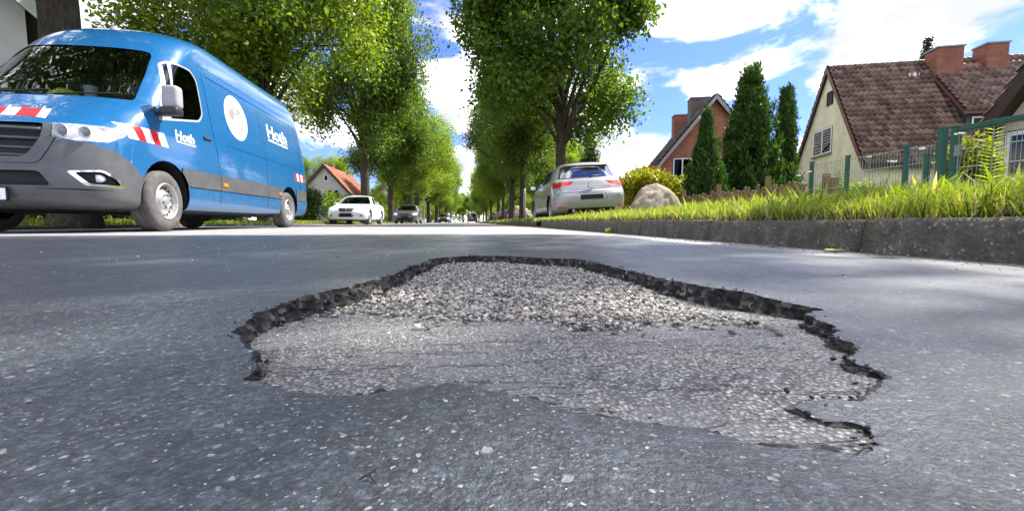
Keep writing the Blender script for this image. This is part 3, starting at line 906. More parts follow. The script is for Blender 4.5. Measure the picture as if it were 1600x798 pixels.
# ---- the blue delivery van
def make_van():
    root = empty('delivery_van', (-4.51, 4.36, 0), R(1.7))
    tag(root, 'blue high roof delivery van with white lettering and red white warning stripes', 'van')
    #     z     yf    yr    w     Df    pf   Dr    pr  crown
    st = [(0.24, 0.30, 5.60, 0.80, 0.60, 3.0, 0.25, 5, 0),
          (0.27, 0.10, 5.72, 0.93, 0.62, 3.0, 0.22, 5, 0),
          (0.36, 0.02, 5.78, 0.97, 0.62, 2.9, 0.22, 5, 0),
          (0.50, 0.00, 5.80, 0.985, 0.62, 2.8, 0.22, 5, 0),
          (0.70, 0.02, 5.79, 0.99, 0.62, 2.8, 0.22, 5, 0),
          (0.92, 0.06, 5.78, 0.995, 0.62, 2.8, 0.22, 5, 0),
          (1.04, 0.10, 5.77, 0.995, 0.62, 2.7, 0.22, 5, 0),
          (1.11, 0.18, 5.765, 0.995, 0.60, 2.7, 0.22, 5, 0.004),
          (1.20, 0.33, 5.76, 0.992, 0.58, 2.8, 0.22, 5, 0.010),
          (1.31, 0.49, 5.755, 0.986, 0.54, 2.9, 0.22, 5, 0.016),
          (1.41, 0.64, 5.75, 0.978, 0.48, 2.9, 0.22, 5, 0.016),
          (1.46, 0.71, 5.745, 0.972, 0.44, 2.8, 0.22, 5, 0.012),
          (1.66, 0.86, 5.735, 0.952, 0.44, 2.6, 0.24, 5, 0.006),
          (1.90, 1.05, 5.71, 0.922, 0.46, 2.6, 0.26, 5, 0.006),
          (2.10, 1.21, 5.68, 0.893, 0.47, 2.6, 0.28, 5, 0.008),
          (2.22, 1.32, 5.65, 0.872, 0.48, 2.6, 0.30, 5, 0.012),
          (2.36, 1.46, 5.60, 0.842, 0.50, 2.7, 0.32, 5, 0.018),
          (2.50, 1.65, 5.54, 0.800, 0.54, 2.8, 0.34, 4.5, 0.025),
          (2.61, 1.92, 5.47, 0.735, 0.60, 2.8, 0.36, 4, 0.03),
          (2.67, 2.35, 5.36, 0.640, 0.66, 2.8, 0.40, 4, 0.02),
          (2.70, 2.95, 5.15, 0.450, 0.60, 2.6, 0.45, 3.5, 0.006),
          (2.705, 3.7, 4.6, 0.10, 0.20, 2.5, 0.2, 3, 0)]
    sh = Shell(st, sub=4, nf=26, ns=40, nr=14)
    WF, WR, WRAD = 1.02, 4.685, 0.355
    front = lambda c, n: c.y < 1.4 and n.y < 0.25
    # lower grey plastic
    sh.cut('bumper', [(-0.3, 0.1), (0.72, 0.1), (0.70, 0.50), (0.52, 0.70), (0.33, 0.83), (0.20, 0.88), (-0.3, 0.905)], cond=lambda c, n: c.y < 0.9)
    sh.side('side_trim', [(1.30, 0.56), (4.30, 0.56), (4.30, 0.78), (1.30, 0.78)], split=True)
    sh.side('rear_trim', [(5.06, 0.56), (5.62, 0.56), (5.62, 0.78), (5.06, 0.78)], split=True)
    for y in (WF, WR):
        sh.side('arch', circ(y, 0.40, 0.425, 26), split=False)
    sh.delete('arch')
    # glazing
    ws = [(-0.80, 1.455), (0.80, 1.455), (0.812, 1.48), (0.765, 1.80), (0.70, 2.12), (0.67, 2.165), (0.61, 2.185), (-0.61, 2.185), (-0.67, 2.165), (-0.70, 2.12), (-0.765, 1.80), (-0.812, 1.48)]
    sh.cut('windscreen', ws, U=(1, 0, 0), cond=lambda c, n: c.y < 2.0 and n.y < -0.15 and c.z > 1.40)
    sh.side('window_frame', rounded([(0.93, 1.275), (1.76, 1.435), (1.86, 1.55), (1.86, 2.00), (1.76, 2.11), (1.42, 2.10), (1.32, 2.04)], 0.05))
    sh.side('side_window', rounded([(1.155, 1.345), (1.74, 1.457), (1.838, 1.56), (1.84, 1.992), (1.748, 2.088), (1.437, 2.082)], 0.05))
    sh.side('quarter_window', [(1.03, 1.345), (1.125, 1.365), (1.40, 2.065), (1.345, 2.03)])
    # front face
    X = (1, 0, 0)
    sh.cut('grille_surround', rounded([(-0.60, 1.045), (0.60, 1.045), (0.60, 0.90), (0.50, 0.66), (-0.50, 0.66), (-0.60, 0.90)], 0.06), U=X, cond=front)
    sh.cut('grille', rounded([(-0.50, 1.05), (0.50, 1.05), (0.50, 0.90), (0.40, 0.715), (-0.40, 0.715), (-0.50, 0.90)], 0.05), U=X, cond=front)
    sh.cut('lower_intake', rounded([(-0.58, 0.455), (0.58, 0.455), (0.50, 0.59), (-0.50, 0.59)], 0.04), U=X, cond=front)
    D = (0.7071, 0.7071, 0); D2 = (-0.7071, 0.7071, 0)
    hl = [(0.475, 0.915), (0.62, 0.895), (0.86, 0.905), (1.00, 0.985), (1.03, 1.045), (0.86, 1.065), (0.50, 1.058)]
    fogo = rounded([(0.545, 0.60), (0.67, 0.46), (0.98, 0.455), (0.93, 0.54), (0.80, 0.625)], 0.03)
    for nm, U, cd in (('L', D, lambda c, n: front(c, n) and c.x > 0.2), ('R', D2, lambda c, n: front(c, n) and c.x < -0.2)):
        sh.cut('headlight|' + nm, hl, U=U, cond=cd)
        sh.cut('fog_bezel|' + nm, fogo, U=U, cond=cd)
        sh.cut('fog_recess|' + nm, rounded([(0.60, 0.588), (0.70, 0.482), (0.935, 0.478), (0.90, 0.535), (0.79, 0.605)], 0.025), U=U, cond=cd)
        sh.cut('bumper_crease|' + nm, [(0.36, 0.445), (0.66, 0.432), (1.0, 0.436), (1.0, 0.424), (0.66, 0.418), (0.36, 0.425)], U=U, cond=cd)
    # reflective warning film: bonnet edge, wings and rear corner
    hood = lambda c, n: c.y < 1.0 and n.z > 0.25 and 1.05 < c.z < 1.3
    for k, (a, b) in enumerate(((-0.50, -0.40), (-0.40, -0.22), (-0.22, -0.08), (-0.08, 0.08), (0.08, 0.20), (0.20, 0.38), (0.38, 0.46))):
        sh.cut(('warning_film_red' if k % 2 else 'warning_film_white') + '|b%d' % k, [(a + 0.09, 0.17), (b + 0.09, 0.17), (b - 0.06, 0.40), (a - 0.06, 0.40)] if False else [(a, 0.20), (b, 0.20), (b - 0.12, 0.44), (a - 0.12, 0.44)], U=X, V=(0, 1, 0), cond=lambda c, n: n.z > 0.2 and 1.06 < c.z < 1.25 and c.y < 0.8)
    def stripes(y0, y1, z0, z1, n, slant, red_first):
        for k in range(n):
            a, b = y0 + (y1 - y0) * k / n, y0 + (y1 - y0) * (k + 1) / n
            sh.side(('warning_film_red' if (k % 2 == (0 if red_first else 1)) else 'warning_film_white') + '|s%d_%d' % (int(y0 * 10), k), [(a, z1), (b, z1), (b + slant, z0), (a + slant, z0)])
    stripes(0.42, 1.00, 0.985, 1.135, 5, 0.07, False)
    stripes(4.98, 5.52, 0.98, 1.13, 5, 0.05, True)
    # panel gaps
    sh.seam([(2.00, 2.16), (2.03, 1.45), (2.16, 0.80), (2.16, 0.36)])
    sh.seam([(0.60, 1.15), (0.74, 1.27), (0.95, 1.42)], 0.006)
    sh.seam([(1.02, 1.295), (1.30, 2.05)], 0.004) if False else None
    sh.seam([(2.10, 2.13), (5.10, 2.115), (5.24, 2.03), (5.42, 1.22)], 0.012)
    sh.seam([(1.95, 2.24), (5.44, 2.22)], 0.007)
    sh.seam([(2.36, 1.245), (5.42, 1.22)], 0.006)
    sh.seam([(3.62, 2.08), (3.68, 1.25), (3.70, 0.80), (3.70, 0.36)], 0.008)
    sh.seam([(1.46, 0.555), (4.28, 0.555)], 0.006)
    film = lambda m: ('warning_film', M[m], 0.0015, None)
    P = sh.finish(root, {
        'bumper': ('bumper', M['plastic'], 0.004, None), 'side_trim': ('side_trim', M['plastic'], 0.010, None), 'rear_trim': ('side_trim', M['plastic'], 0.010, None),
        'windscreen': ('windscreen', M['glass'], -0.008, None), 'window_frame': ('window_frame', M['mirror_grey'], 0.001, None),
        'side_window': ('side_window', M['dark_glass'], -0.006, None), 'quarter_window': ('quarter_window', M['dark_glass'], -0.006, None),
        'grille_surround': ('grille_surround', M['plastic'], 0.012, None), 'grille': ('grille', M['gap'], -0.03, None),
        'lower_intake': ('lower_intake', M['gap'], -0.03, None), 'headlight': ('headlight', M['lamp'], 0.002, None),
        'fog_bezel': ('fog_lamp_bezel', M['chrome'], 0.003, None), 'fog_recess': ('fog_lamp_recess', M['gap'], -0.03, None),
        'bumper_crease': ('bumper_crease', M['black'], -0.012, None),
        'warning_film_red': film('film_red'), 'warning_film_white': film('film_white'),
        'panel_gap': ('panel_gap', M['gap'], -0.006, None)}, M['blue'])
    # headlight innards
    for sx in (1, -1):
        hp = P['headlight|' + ('L' if sx > 0 else 'R')]
        mb = MB()
        mb.add([(sx * 0.58, 0.17, 0.88), (sx * 0.80, 0.24, 0.88), (sx * 0.99, 0.62, 0.95), (sx * 0.99, 0.66, 1.07), (sx * 0.78, 0.32, 1.09), (sx * 0.56, 0.25, 1.09)], [(0, 1, 2, 3, 4, 5)])
        mb.build('reflector', M['lamp_in'], hp)
        for (x, y, z, r) in ((0.66, 0.10, 0.975, 0.062), (0.80, 0.185, 0.98, 0.055)):
            MB().lathe([(-0.005, r), (0.02, r * 0.96), (0.06, r * 0.4), (0.065, 0.001)], 20, 'y', (sx * x, y, z)).build('projector', M['lamp_in'], hp, smooth=True)
            MB().lathe([(0.0, 0.001), (0.008, r * 0.5), (0.02, r * 0.62)], 16, 'y', (sx * x, y - 0.004, z)).build('lens', M['film_grey'], hp, smooth=True)
        fp = P['fog_recess|' + ('L' if sx > 0 else 'R')]
        MB().lathe([(0, 0.001), (0.0, 0.035), (0.03, 0.045), (0.06, 0.045)], 20, 'y', (sx * 0.835, 0.225, 0.54)).build('fog_lamp', M['lamp_in'], fp, smooth=True)
    # grille bars and badge
    gp = P['grille']
    for z, hw in ((0.995, 0.49), (0.905, 0.485), (0.815, 0.44), (0.745, 0.40)):
        mb = MB()
        for sx in (1, -1):
            pts_ = []
            for k in range(9):
                x = hw * k / 8; pts_.append((sx * x, 0.045 + 0.62 * (1 - (1 - (x / 0.99)**2.8) ** (1 / 2.8)) + 0.015 + 0.06 * (z - 0.7) * 0.6, z - 0.01 * k / 8))
            mb.tube(pts_, 0.013, 6)
        mb.build('grille_bar', M['plastic'], gp, smooth=True)
    mb = MB(); mb.lathe([(0.0, 0.13), (-0.015, 0.125), (-0.015, 0.108), (0.0, 0.105)], 32, 'y', (0, 0.05, 0.87))
    for k in range(3):
        a = math.pi / 2 + k * 2 * math.pi / 3
        mb.add([(0.018 * math.sin(a), 0.045, 0.87 - 0.018 * math.cos(a)), (-0.018 * math.sin(a), 0.045, 0.87 + 0.018 * math.cos(a)), (0.115 * math.cos(a), 0.045, 0.87 + 0.115 * math.sin(a)), (0, 0.028, 0.87)], [(0, 2, 3), (1, 3, 2), (0, 1, 2)])
    mb.build('badge', M['chrome'], gp, smooth=False)
    # number plate: white, only its last character is in the picture
    np_ = MB().box((-0.27, -0.022, 0.315), (0.27, -0.006, 0.425)).build('number_plate', M['film_white'], root, bevel=0.006)
    me = text_mesh('8', 0.105, 0.003)
    for v in me.vertices: v.co = (0.19 + v.co.x * 0.62, -0.0245, 0.333 + v.co.y)
    link('plate_character', me, M['gap'], np_)
    mb = MB()
    for a, b in (((-0.28, -0.026, 0.306), (0.28, -0.004, 0.316)), ((-0.28, -0.026, 0.424), (0.28, -0.004, 0.434)), ((0.27, -0.026, 0.306), (0.28, -0.004, 0.434)), ((-0.28, -0.026, 0.306), (-0.27, -0.004, 0.434))): mb.box(a, b)
    mb.build('plate_frame', M['black'], np_)
    # underside, cab lining and dashboard
    MB().box((-0.80, 0.5, 0.22), (0.80, 5.5, 0.30)).build('underbody', M['gap'], root)
    MB().box((-0.25, 2.6, 0.14), (0.15, 3.4, 0.24)).build('exhaust', M['gap'], root, bevel=0.04)
    MB().tube([(-0.8, WR, 0.33), (0.8, WR, 0.33)], 0.07, 10).tube([(0, WR, 0.33), (0, 2.0, 0.30)], 0.05, 8).build('rear_axle', M['gap'], root)
    mb = MB(); mb.box((-0.86, 2.0, 0.35), (0.86, 2.05, 2.1)); mb.box((-0.86, 1.2, 0.9), (0.86, 2.02, 0.95)); mb.box((-0.84, 1.55, 2.12), (0.84, 2.1, 2.16))
    mb.build('cab_lining', M['interior'], root)
    mb = MB(); mb.prism([(0.80, 1.10), (0.80, 1.41), (1.15, 1.41), (1.32, 1.30), (1.32, 1.0)], lambda u, v, w: Vector((-0.84 + 1.68 * w, u, v)))
    mb.build('dashboard', M['interior'], root, bevel=0.02)
    for x in (-0.5, 0.45):
        mb = MB(); mb.box((x - 0.24, 1.75, 1.0), (x + 0.24, 1.92, 1.72)); mb.box((x - 0.13, 1.78, 1.74), (x + 0.13, 1.89, 1.95)); mb.box((x - 0.25, 1.4, 0.95), (x + 0.25, 1.9, 1.12))
        mb.build('seat', M['interior'], root, smooth=True, bevel=0.05, seg=3)
    MB().lathe([(0, 0.19), (0.015, 0.205), (0.03, 0.19), (0.015, 0.175), (0, 0.19)], 28, 'y', (0.45, 1.36, 1.42)).build('steering_wheel', M['interior'], root, smooth=True)
    # mirrors
    for sx in (1, -1):
        mb = MB(); mb.box((sx * 1.06, 0.86, 1.40), (sx * 1.24, 1.00, 1.66))
        mo = mb.build('wing_mirror', M['mirror_grey'], root, smooth=True, bevel=0.055, seg=4)
        MB().box((sx * 1.08, 0.985, 1.44), (sx * 1.22, 1.008, 1.62)).build('mirror_glass', M['chrome'], mo)
        mb = MB(); mb.box((sx * 1.04, 0.85, 1.325), (sx * 1.235, 0.99, 1.415)); mb.box((sx * 0.94, 0.90, 1.33), (sx * 1.06, 1.02, 1.40))
        mb.build('mirror_foot', M['black'], mo, smooth=True, bevel=0.03, seg=3)
    # door handle, marker lamps, antenna, wipers
    for sx in (1, -1):
        hd = MB().box((sx * 0.975, 1.79, 1.225), (sx * 1.008, 1.97, 1.268)).build('door_handle', M['black'], root, smooth=True, bevel=0.012)
        MB().box((sx * 1.0, 1.82, 1.240), (sx * 1.014, 1.95, 1.253)).build('handle_inlay', M['chrome'], hd)
        for y in (2.27, 4.22):
            MB().box((sx * 0.985, y - 0.055, 0.625), (sx * 1.012, y + 0.055, 0.675)).build('side_marker', M['orange_lamp'], root, bevel=0.006)
        MB().box((sx * 0.82, 5.72, 0.75), (sx * 0.90, 5.80, 1.35)).build('tail_light', M['red_lamp'], root, bevel=0.02)
        MB().prism(rounded([(4.30, 0.13), (4.36, 0.36), (4.32, 0.36), (4.29, 0.13)], 0.01), lambda u, v, w, sx=sx: Vector((sx * (0.72 + 0.22 * w), u + 0.72, v))).build('mud_flap', M['black'], root)
    an = MB().lathe([(0, 0.055), (0.03, 0.05), (0.055, 0.02), (0.06, 0.001)], 16, 'z', (0, 1.80, 2.572)).build('antenna', M['mirror_grey'], root, smooth=True)
    MB().tube([(0, 1.79, 2.60), (-0.01, 1.87, 2.86)], [0.008, 0.004], 6).build('antenna_rod', M['black'], an)
    for x0, x1 in ((-0.55, 0.08), (0.12, 0.72)):
        MB().tube([(x0, 0.715, 1.475), ((x0 + x1) / 2, 0.725, 1.495), (x1, 0.80 if x1 > 0.5 else 0.725, 1.52)], 0.010, 6).build('wiper', M['gap'], root)
    # lettering on the flank; the line below the name is too fine to read in the photograph
    def small_print(y0, z0, ln, h):
        mb = MB(); y = y0; rq = random.Random(int(y0 * 10))
        while y < y0 + ln:
            w = h * rq.uniform(0.35, 0.75); x = sh.w(z0 + h / 2) + 0.004; hh = h * rq.choice((0.7, 0.7, 1.0))
            mb.add([(x, y, z0), (x, min(y + w, y0 + ln), z0), (sh.w(z0 + hh) + 0.004, min(y + w, y0 + ln), z0 + hh), (sh.w(z0 + hh) + 0.004, y, z0 + hh)], [(0, 1, 2, 3)])
            y += w + h * rq.choice((0.12, 0.15, 0.15, 0.5))
        mb.build('small_print', M['film_white'], root)['kind'] = 'stuff'
    surf_text(root, sh, 'Hoth', 1.20, 1.115, 0.16, M['film_white'], bold=0.004, ylen=0.37)
    small_print(1.22, 1.080, 0.38, 0.020)
    surf_text(root, sh, 'Hoth', 3.86, 1.66, 0.33, M['film_white'], bold=0.007, ylen=0.88)
    small_print(3.88, 1.590, 0.90, 0.042)
    # round sticker: white disc, thin grey ring, red dot and JOB
    def disc(r0, r1, mat, name, par, off, cy=2.79, cz=1.73):
        n = 48; vs = []; fs = []
        for k in range(n):
            a = 2 * math.pi * k / n
            for r in (r0, r1):
                z = cz + r * math.sin(a); vs.append((sh.w(z) + off, cy + r * math.cos(a), z))
        for k in range(n): fs.append((2 * k, 2 * k + 1, (2 * k + 3) % (2 * n), (2 * k + 2) % (2 * n)))
        if r0 < 1e-3:
            fs = [(2 * k, 2 * k + 1, (2 * k + 3) % (2 * n)) for k in range(n)]
        me = bpy.data.meshes.new(name); me.from_pydata(vs, [], fs)
        for p in me.polygons: p.use_smooth = True
        return link(name, me, mat, par)
    d = disc(1e-4, 0.335, M['film_white'], 'round_sticker', root, 0.003)
    disc(0.296, 0.306, M['film_grey'], 'sticker_ring', d, 0.0045)
    disc(1e-4, 0.075, M['film_pink'], 'sticker_dot', d, 0.0045, 2.66, 1.76)
    surf_text(d, sh, 'JOB', 2.67, 1.775, 0.18, M['film_grey'], bold=0.005, off=0.006, ylen=0.31)
    surf_text(d, sh, 'Hoth', 2.80, 1.555, 0.095, M['film_grey'], bold=0.003, off=0.005, ylen=0.21)
    mb = MB(); mb.box((sh.w(1.69) + 0.0045, 2.62, 1.684), (sh.w(1.69) + 0.0055, 3.04, 1.690)); mb.build('sticker_rule', M['film_grey'], d)
    for y, x, stq in ((WF, 0.86, R(4)), (WR, 0.86, 0)):
        for sx in (1, -1):
            wheel(root, sx * x, y, WRAD, 0.235, sx, 'steel', stq)
    wheel_wells(root, (WF, WR), 0.44, 0.58, 0.95, 0.04)
    # things lying on the dashboard
    mtx = Matrix.Translation(root.location) @ Matrix.Rotation(root.rotation_euler.z, 4, 'Z')
    bm = bmesh.new(); bmesh.ops.create_icosphere(bm, subdivisions=3, radius=1)
    for v in bm.verts:
        n_ = noise.noise(v.co * 2.2) * 0.35
        v.co = mtx @ Vector((0.05 + v.co.x * (0.15 + 0.05 * n_), 0.92 + v.co.y * 0.09, 1.50 + v.co.z * (0.085 + 0.05 * n_)))
    me = bpy.data.meshes.new('safety_vest'); bm.to_mesh(me); bm.free()
    for p in me.polygons: p.use_smooth = True
    tag(link('safety_vest', me, M['vest']), 'crumpled yellow safety vest on the dashboard behind the windscreen', 'vest')
    mb = MB(); mb.lathe([(0, 0.001), (0, 0.032), (0.13, 0.042), (0.13, 0.036), (0.01, 0.028)], 20, 'z', (0, 0, 0))
    cup = mb.build('paper_cup', M['paper'], None, smooth=True, angle=0.8)
    cup.location = mtx @ Vector((0.30, 0.96, 1.408)); cup.scale = (1.5, 1.5, 1.7)
    tag(cup, 'white paper cup standing on the dashboard of the blue van', 'cup')
    return root
make_van()

# ---- parked cars
HATCH = dict(
    st=[(0.20, 0.35, 3.95, 0.70, 0.5, 2.8, 0.3, 3, 0), (0.23, 0.10, 4.10, 0.84, 0.55, 2.7, 0.35, 3.2, 0), (0.34, 0.02, 4.19, 0.885, 0.6, 2.7, 0.42, 3.0, 0),
        (0.50, 0.0, 4.24, 0.895, 0.62, 2.7, 0.46, 2.9, 0), (0.62, 0.02, 4.25, 0.897, 0.64, 2.7, 0.46, 2.9, 0), (0.71, 0.06, 4.21, 0.897, 0.66, 2.7, 0.45, 2.9, 0),
        (0.76, 0.16, 4.165, 0.896, 0.68, 2.6, 0.44, 2.9, 0.004), (0.83, 0.42, 4.145, 0.892, 0.66, 2.6, 0.44, 2.9, 0.012), (0.90, 0.78, 4.11, 0.882, 0.58, 2.7, 0.44, 2.9, 0.016),
        (0.97, 1.04, 4.07, 0.862, 0.44, 2.8, 0.45, 2.9, 0.01), (1.02, 1.14, 4.03, 0.835, 0.40, 2.8, 0.46, 2.8, 0.006), (1.15, 1.36, 3.93, 0.770, 0.42, 2.7, 0.46, 2.8, 0.006),
        (1.28, 1.60, 3.84, 0.700, 0.44, 2.7, 0.44, 2.8, 0.008), (1.37, 1.80, 3.80, 0.640, 0.45, 2.7, 0.40, 2.9, 0.012), (1.42, 2.00, 3.72, 0.56, 0.46, 2.7, 0.42, 2.9, 0.018),
        (1.45, 2.30, 3.40, 0.38, 0.4, 2.6, 0.4, 2.7, 0.01), (1.458, 2.7, 3.0, 0.08, 0.12, 2.5, 0.12, 2.5, 0)],
    wheels=(0.88, 3.50, 0.315, 0.205, 0.765), arch=0.365, ws=[(-0.74, 0.985), (0.74, 0.985), (0.70, 1.12), (0.55, 1.36), (0.48, 1.385), (-0.48, 1.385), (-0.55, 1.36), (-0.70, 1.12)],
    rw=[(-0.66, 1.055), (0.66, 1.055), (0.665, 1.08), (0.565, 1.31), (0.53, 1.325), (-0.53, 1.325), (-0.565, 1.31), (-0.665, 1.08)],
    sw=[[(1.40, 1.0), (2.28, 1.01), (2.26, 1.355), (2.05, 1.345), (1.75, 1.23)], [(2.36, 1.01), (3.02, 1.03), (3.06, 1.325), (2.34, 1.355)], [(3.08, 1.035), (3.34, 1.06), (3.16, 1.30), (3.10, 1.31)]],
    seams=[[(1.22, 0.92), (1.26, 0.55), (1.32, 0.32)], [(2.31, 1.0), (2.33, 0.55), (2.30, 0.32)], [(3.12, 1.0), (3.10, 0.72), (2.98, 0.50)], [(1.30, 0.30), (3.0, 0.30)]],
    handles=(2.12, 2.92), hz=0.86, L=4.25, lampz=(0.62, 0.75))
SEDAN = dict(
    st=[(0.20, 0.35, 4.5, 0.70, 0.5, 2.8, 0.3, 3, 0), (0.23, 0.10, 4.68, 0.84, 0.55, 2.7, 0.35, 3.2, 0), (0.34, 0.02, 4.76, 0.895, 0.6, 2.6, 0.42, 3.0, 0),
        (0.50, 0.0, 4.81, 0.908, 0.64, 2.6, 0.46, 2.9, 0), (0.60, 0.03, 4.82, 0.911, 0.68, 2.6, 0.46, 2.9, 0), (0.68, 0.08, 4.81, 0.911, 0.72, 2.6, 0.46, 2.9, 0),
        (0.75, 0.20, 4.79, 0.910, 0.76, 2.5, 0.46, 2.9, 0.006), (0.82, 0.50, 4.77, 0.904, 0.72, 2.5, 0.46, 2.9, 0.014), (0.89, 0.95, 4.72, 0.890, 0.62, 2.6, 0.5, 2.9, 0.02),
        (0.96, 1.34, 4.55, 0.866, 0.44, 2.8, 0.5, 2.8, 0.012), (1.01, 1.46, 4.18, 0.838, 0.42, 2.8, 0.5, 2.8, 0.008), (1.14, 1.72, 3.92, 0.765, 0.44, 2.7, 0.46, 2.8, 0.006),
        (1.27, 1.98, 3.70, 0.690, 0.46, 2.7, 0.44, 2.8, 0.008), (1.36, 2.20, 3.52, 0.625, 0.48, 2.7, 0.44, 2.9, 0.012), (1.41, 2.42, 3.32, 0.54, 0.46, 2.7, 0.42, 2.9, 0.018),
        (1.44, 2.66, 3.08, 0.36, 0.3, 2.6, 0.3, 2.7, 0.01), (1.447, 2.8, 2.95, 0.08, 0.06, 2.5, 0.06, 2.5, 0)],
    wheels=(0.84, 3.70, 0.325, 0.225, 0.775), arch=0.37, ws=[(-0.76, 0.975), (0.76, 0.975), (0.72, 1.10), (0.555, 1.34), (0.49, 1.372), (-0.49, 1.372), (-0.555, 1.34), (-0.72, 1.10)],
    rw=[(-0.66, 1.03), (0.66, 1.03), (0.53, 1.33), (0.49, 1.345), (-0.49, 1.345), (-0.53, 1.33)],
    sw=[[(1.86, 1.0), (2.72, 1.005), (2.70, 1.34), (2.50, 1.335), (2.18, 1.22)], [(2.80, 1.005), (3.48, 1.01), (3.40, 1.26), (3.18, 1.335), (2.78, 1.34)], [(3.54, 1.01), (3.80, 1.02), (3.48, 1.22)]],
    seams=[[(1.62, 0.94), (1.66, 0.55), (1.70, 0.32)], [(2.76, 1.0), (2.78, 0.55), (2.76, 0.32)], [(3.56, 0.98), (3.50, 0.72), (3.34, 0.52)], [(1.70, 0.30), (3.30, 0.30)]],
    handles=(2.60, 3.36), hz=0.85, L=4.82, lampz=(0.56, 0.72))
MPV = dict(
    st=[(0.24, 0.35, 4.7, 0.75, 0.5, 2.8, 0.2, 5, 0), (0.30, 0.06, 4.84, 0.92, 0.55, 2.7, 0.2, 5, 0), (0.55, 0.0, 4.89, 0.95, 0.6, 2.7, 0.2, 5, 0), (0.80, 0.06, 4.89, 0.952, 0.6, 2.7, 0.2, 5, 0),
        (0.95, 0.35, 4.88, 0.95, 0.6, 2.7, 0.2, 5, 0.005), (1.05, 0.80, 4.87, 0.94, 0.5, 2.8, 0.2, 5, 0.01), (1.12, 1.0, 4.86, 0.93, 0.44, 2.8, 0.2, 5, 0.005), (1.5, 1.5, 4.80, 0.86, 0.44, 2.7, 0.22, 5, 0.005),
        (1.78, 1.86, 4.72, 0.79, 0.46, 2.7, 0.25, 4.5, 0.01), (1.88, 2.1, 4.62, 0.71, 0.46, 2.7, 0.3, 4, 0.015), (1.94, 2.5, 4.35, 0.5, 0.4, 2.6, 0.4, 3, 0.01), (1.95, 3.0, 3.9, 0.1, 0.2, 2.5, 0.2, 2.5, 0)],
    wheels=(0.95, 3.95, 0.335, 0.22, 0.80), arch=0.385, ws=[(-0.82, 1.13), (0.82, 1.13), (0.68, 1.74), (-0.68, 1.74)], rw=[(-0.76, 1.15), (0.76, 1.15), (0.67, 1.70), (-0.67, 1.70)],
    sw=[[(1.5, 1.14), (2.4, 1.14), (2.4, 1.72), (1.95, 1.70)], [(2.5, 1.14), (3.55, 1.14), (3.55, 1.73), (2.5, 1.73)], [(3.65, 1.14), (4.5, 1.14), (4.42, 1.72), (3.65, 1.73)]],
    seams=[[(1.35, 1.05), (1.38, 0.35)], [(2.45, 1.12), (2.45, 0.35)]], handles=(2.25, 2.65), hz=1.0, L=4.89, lampz=(0.66, 0.86))

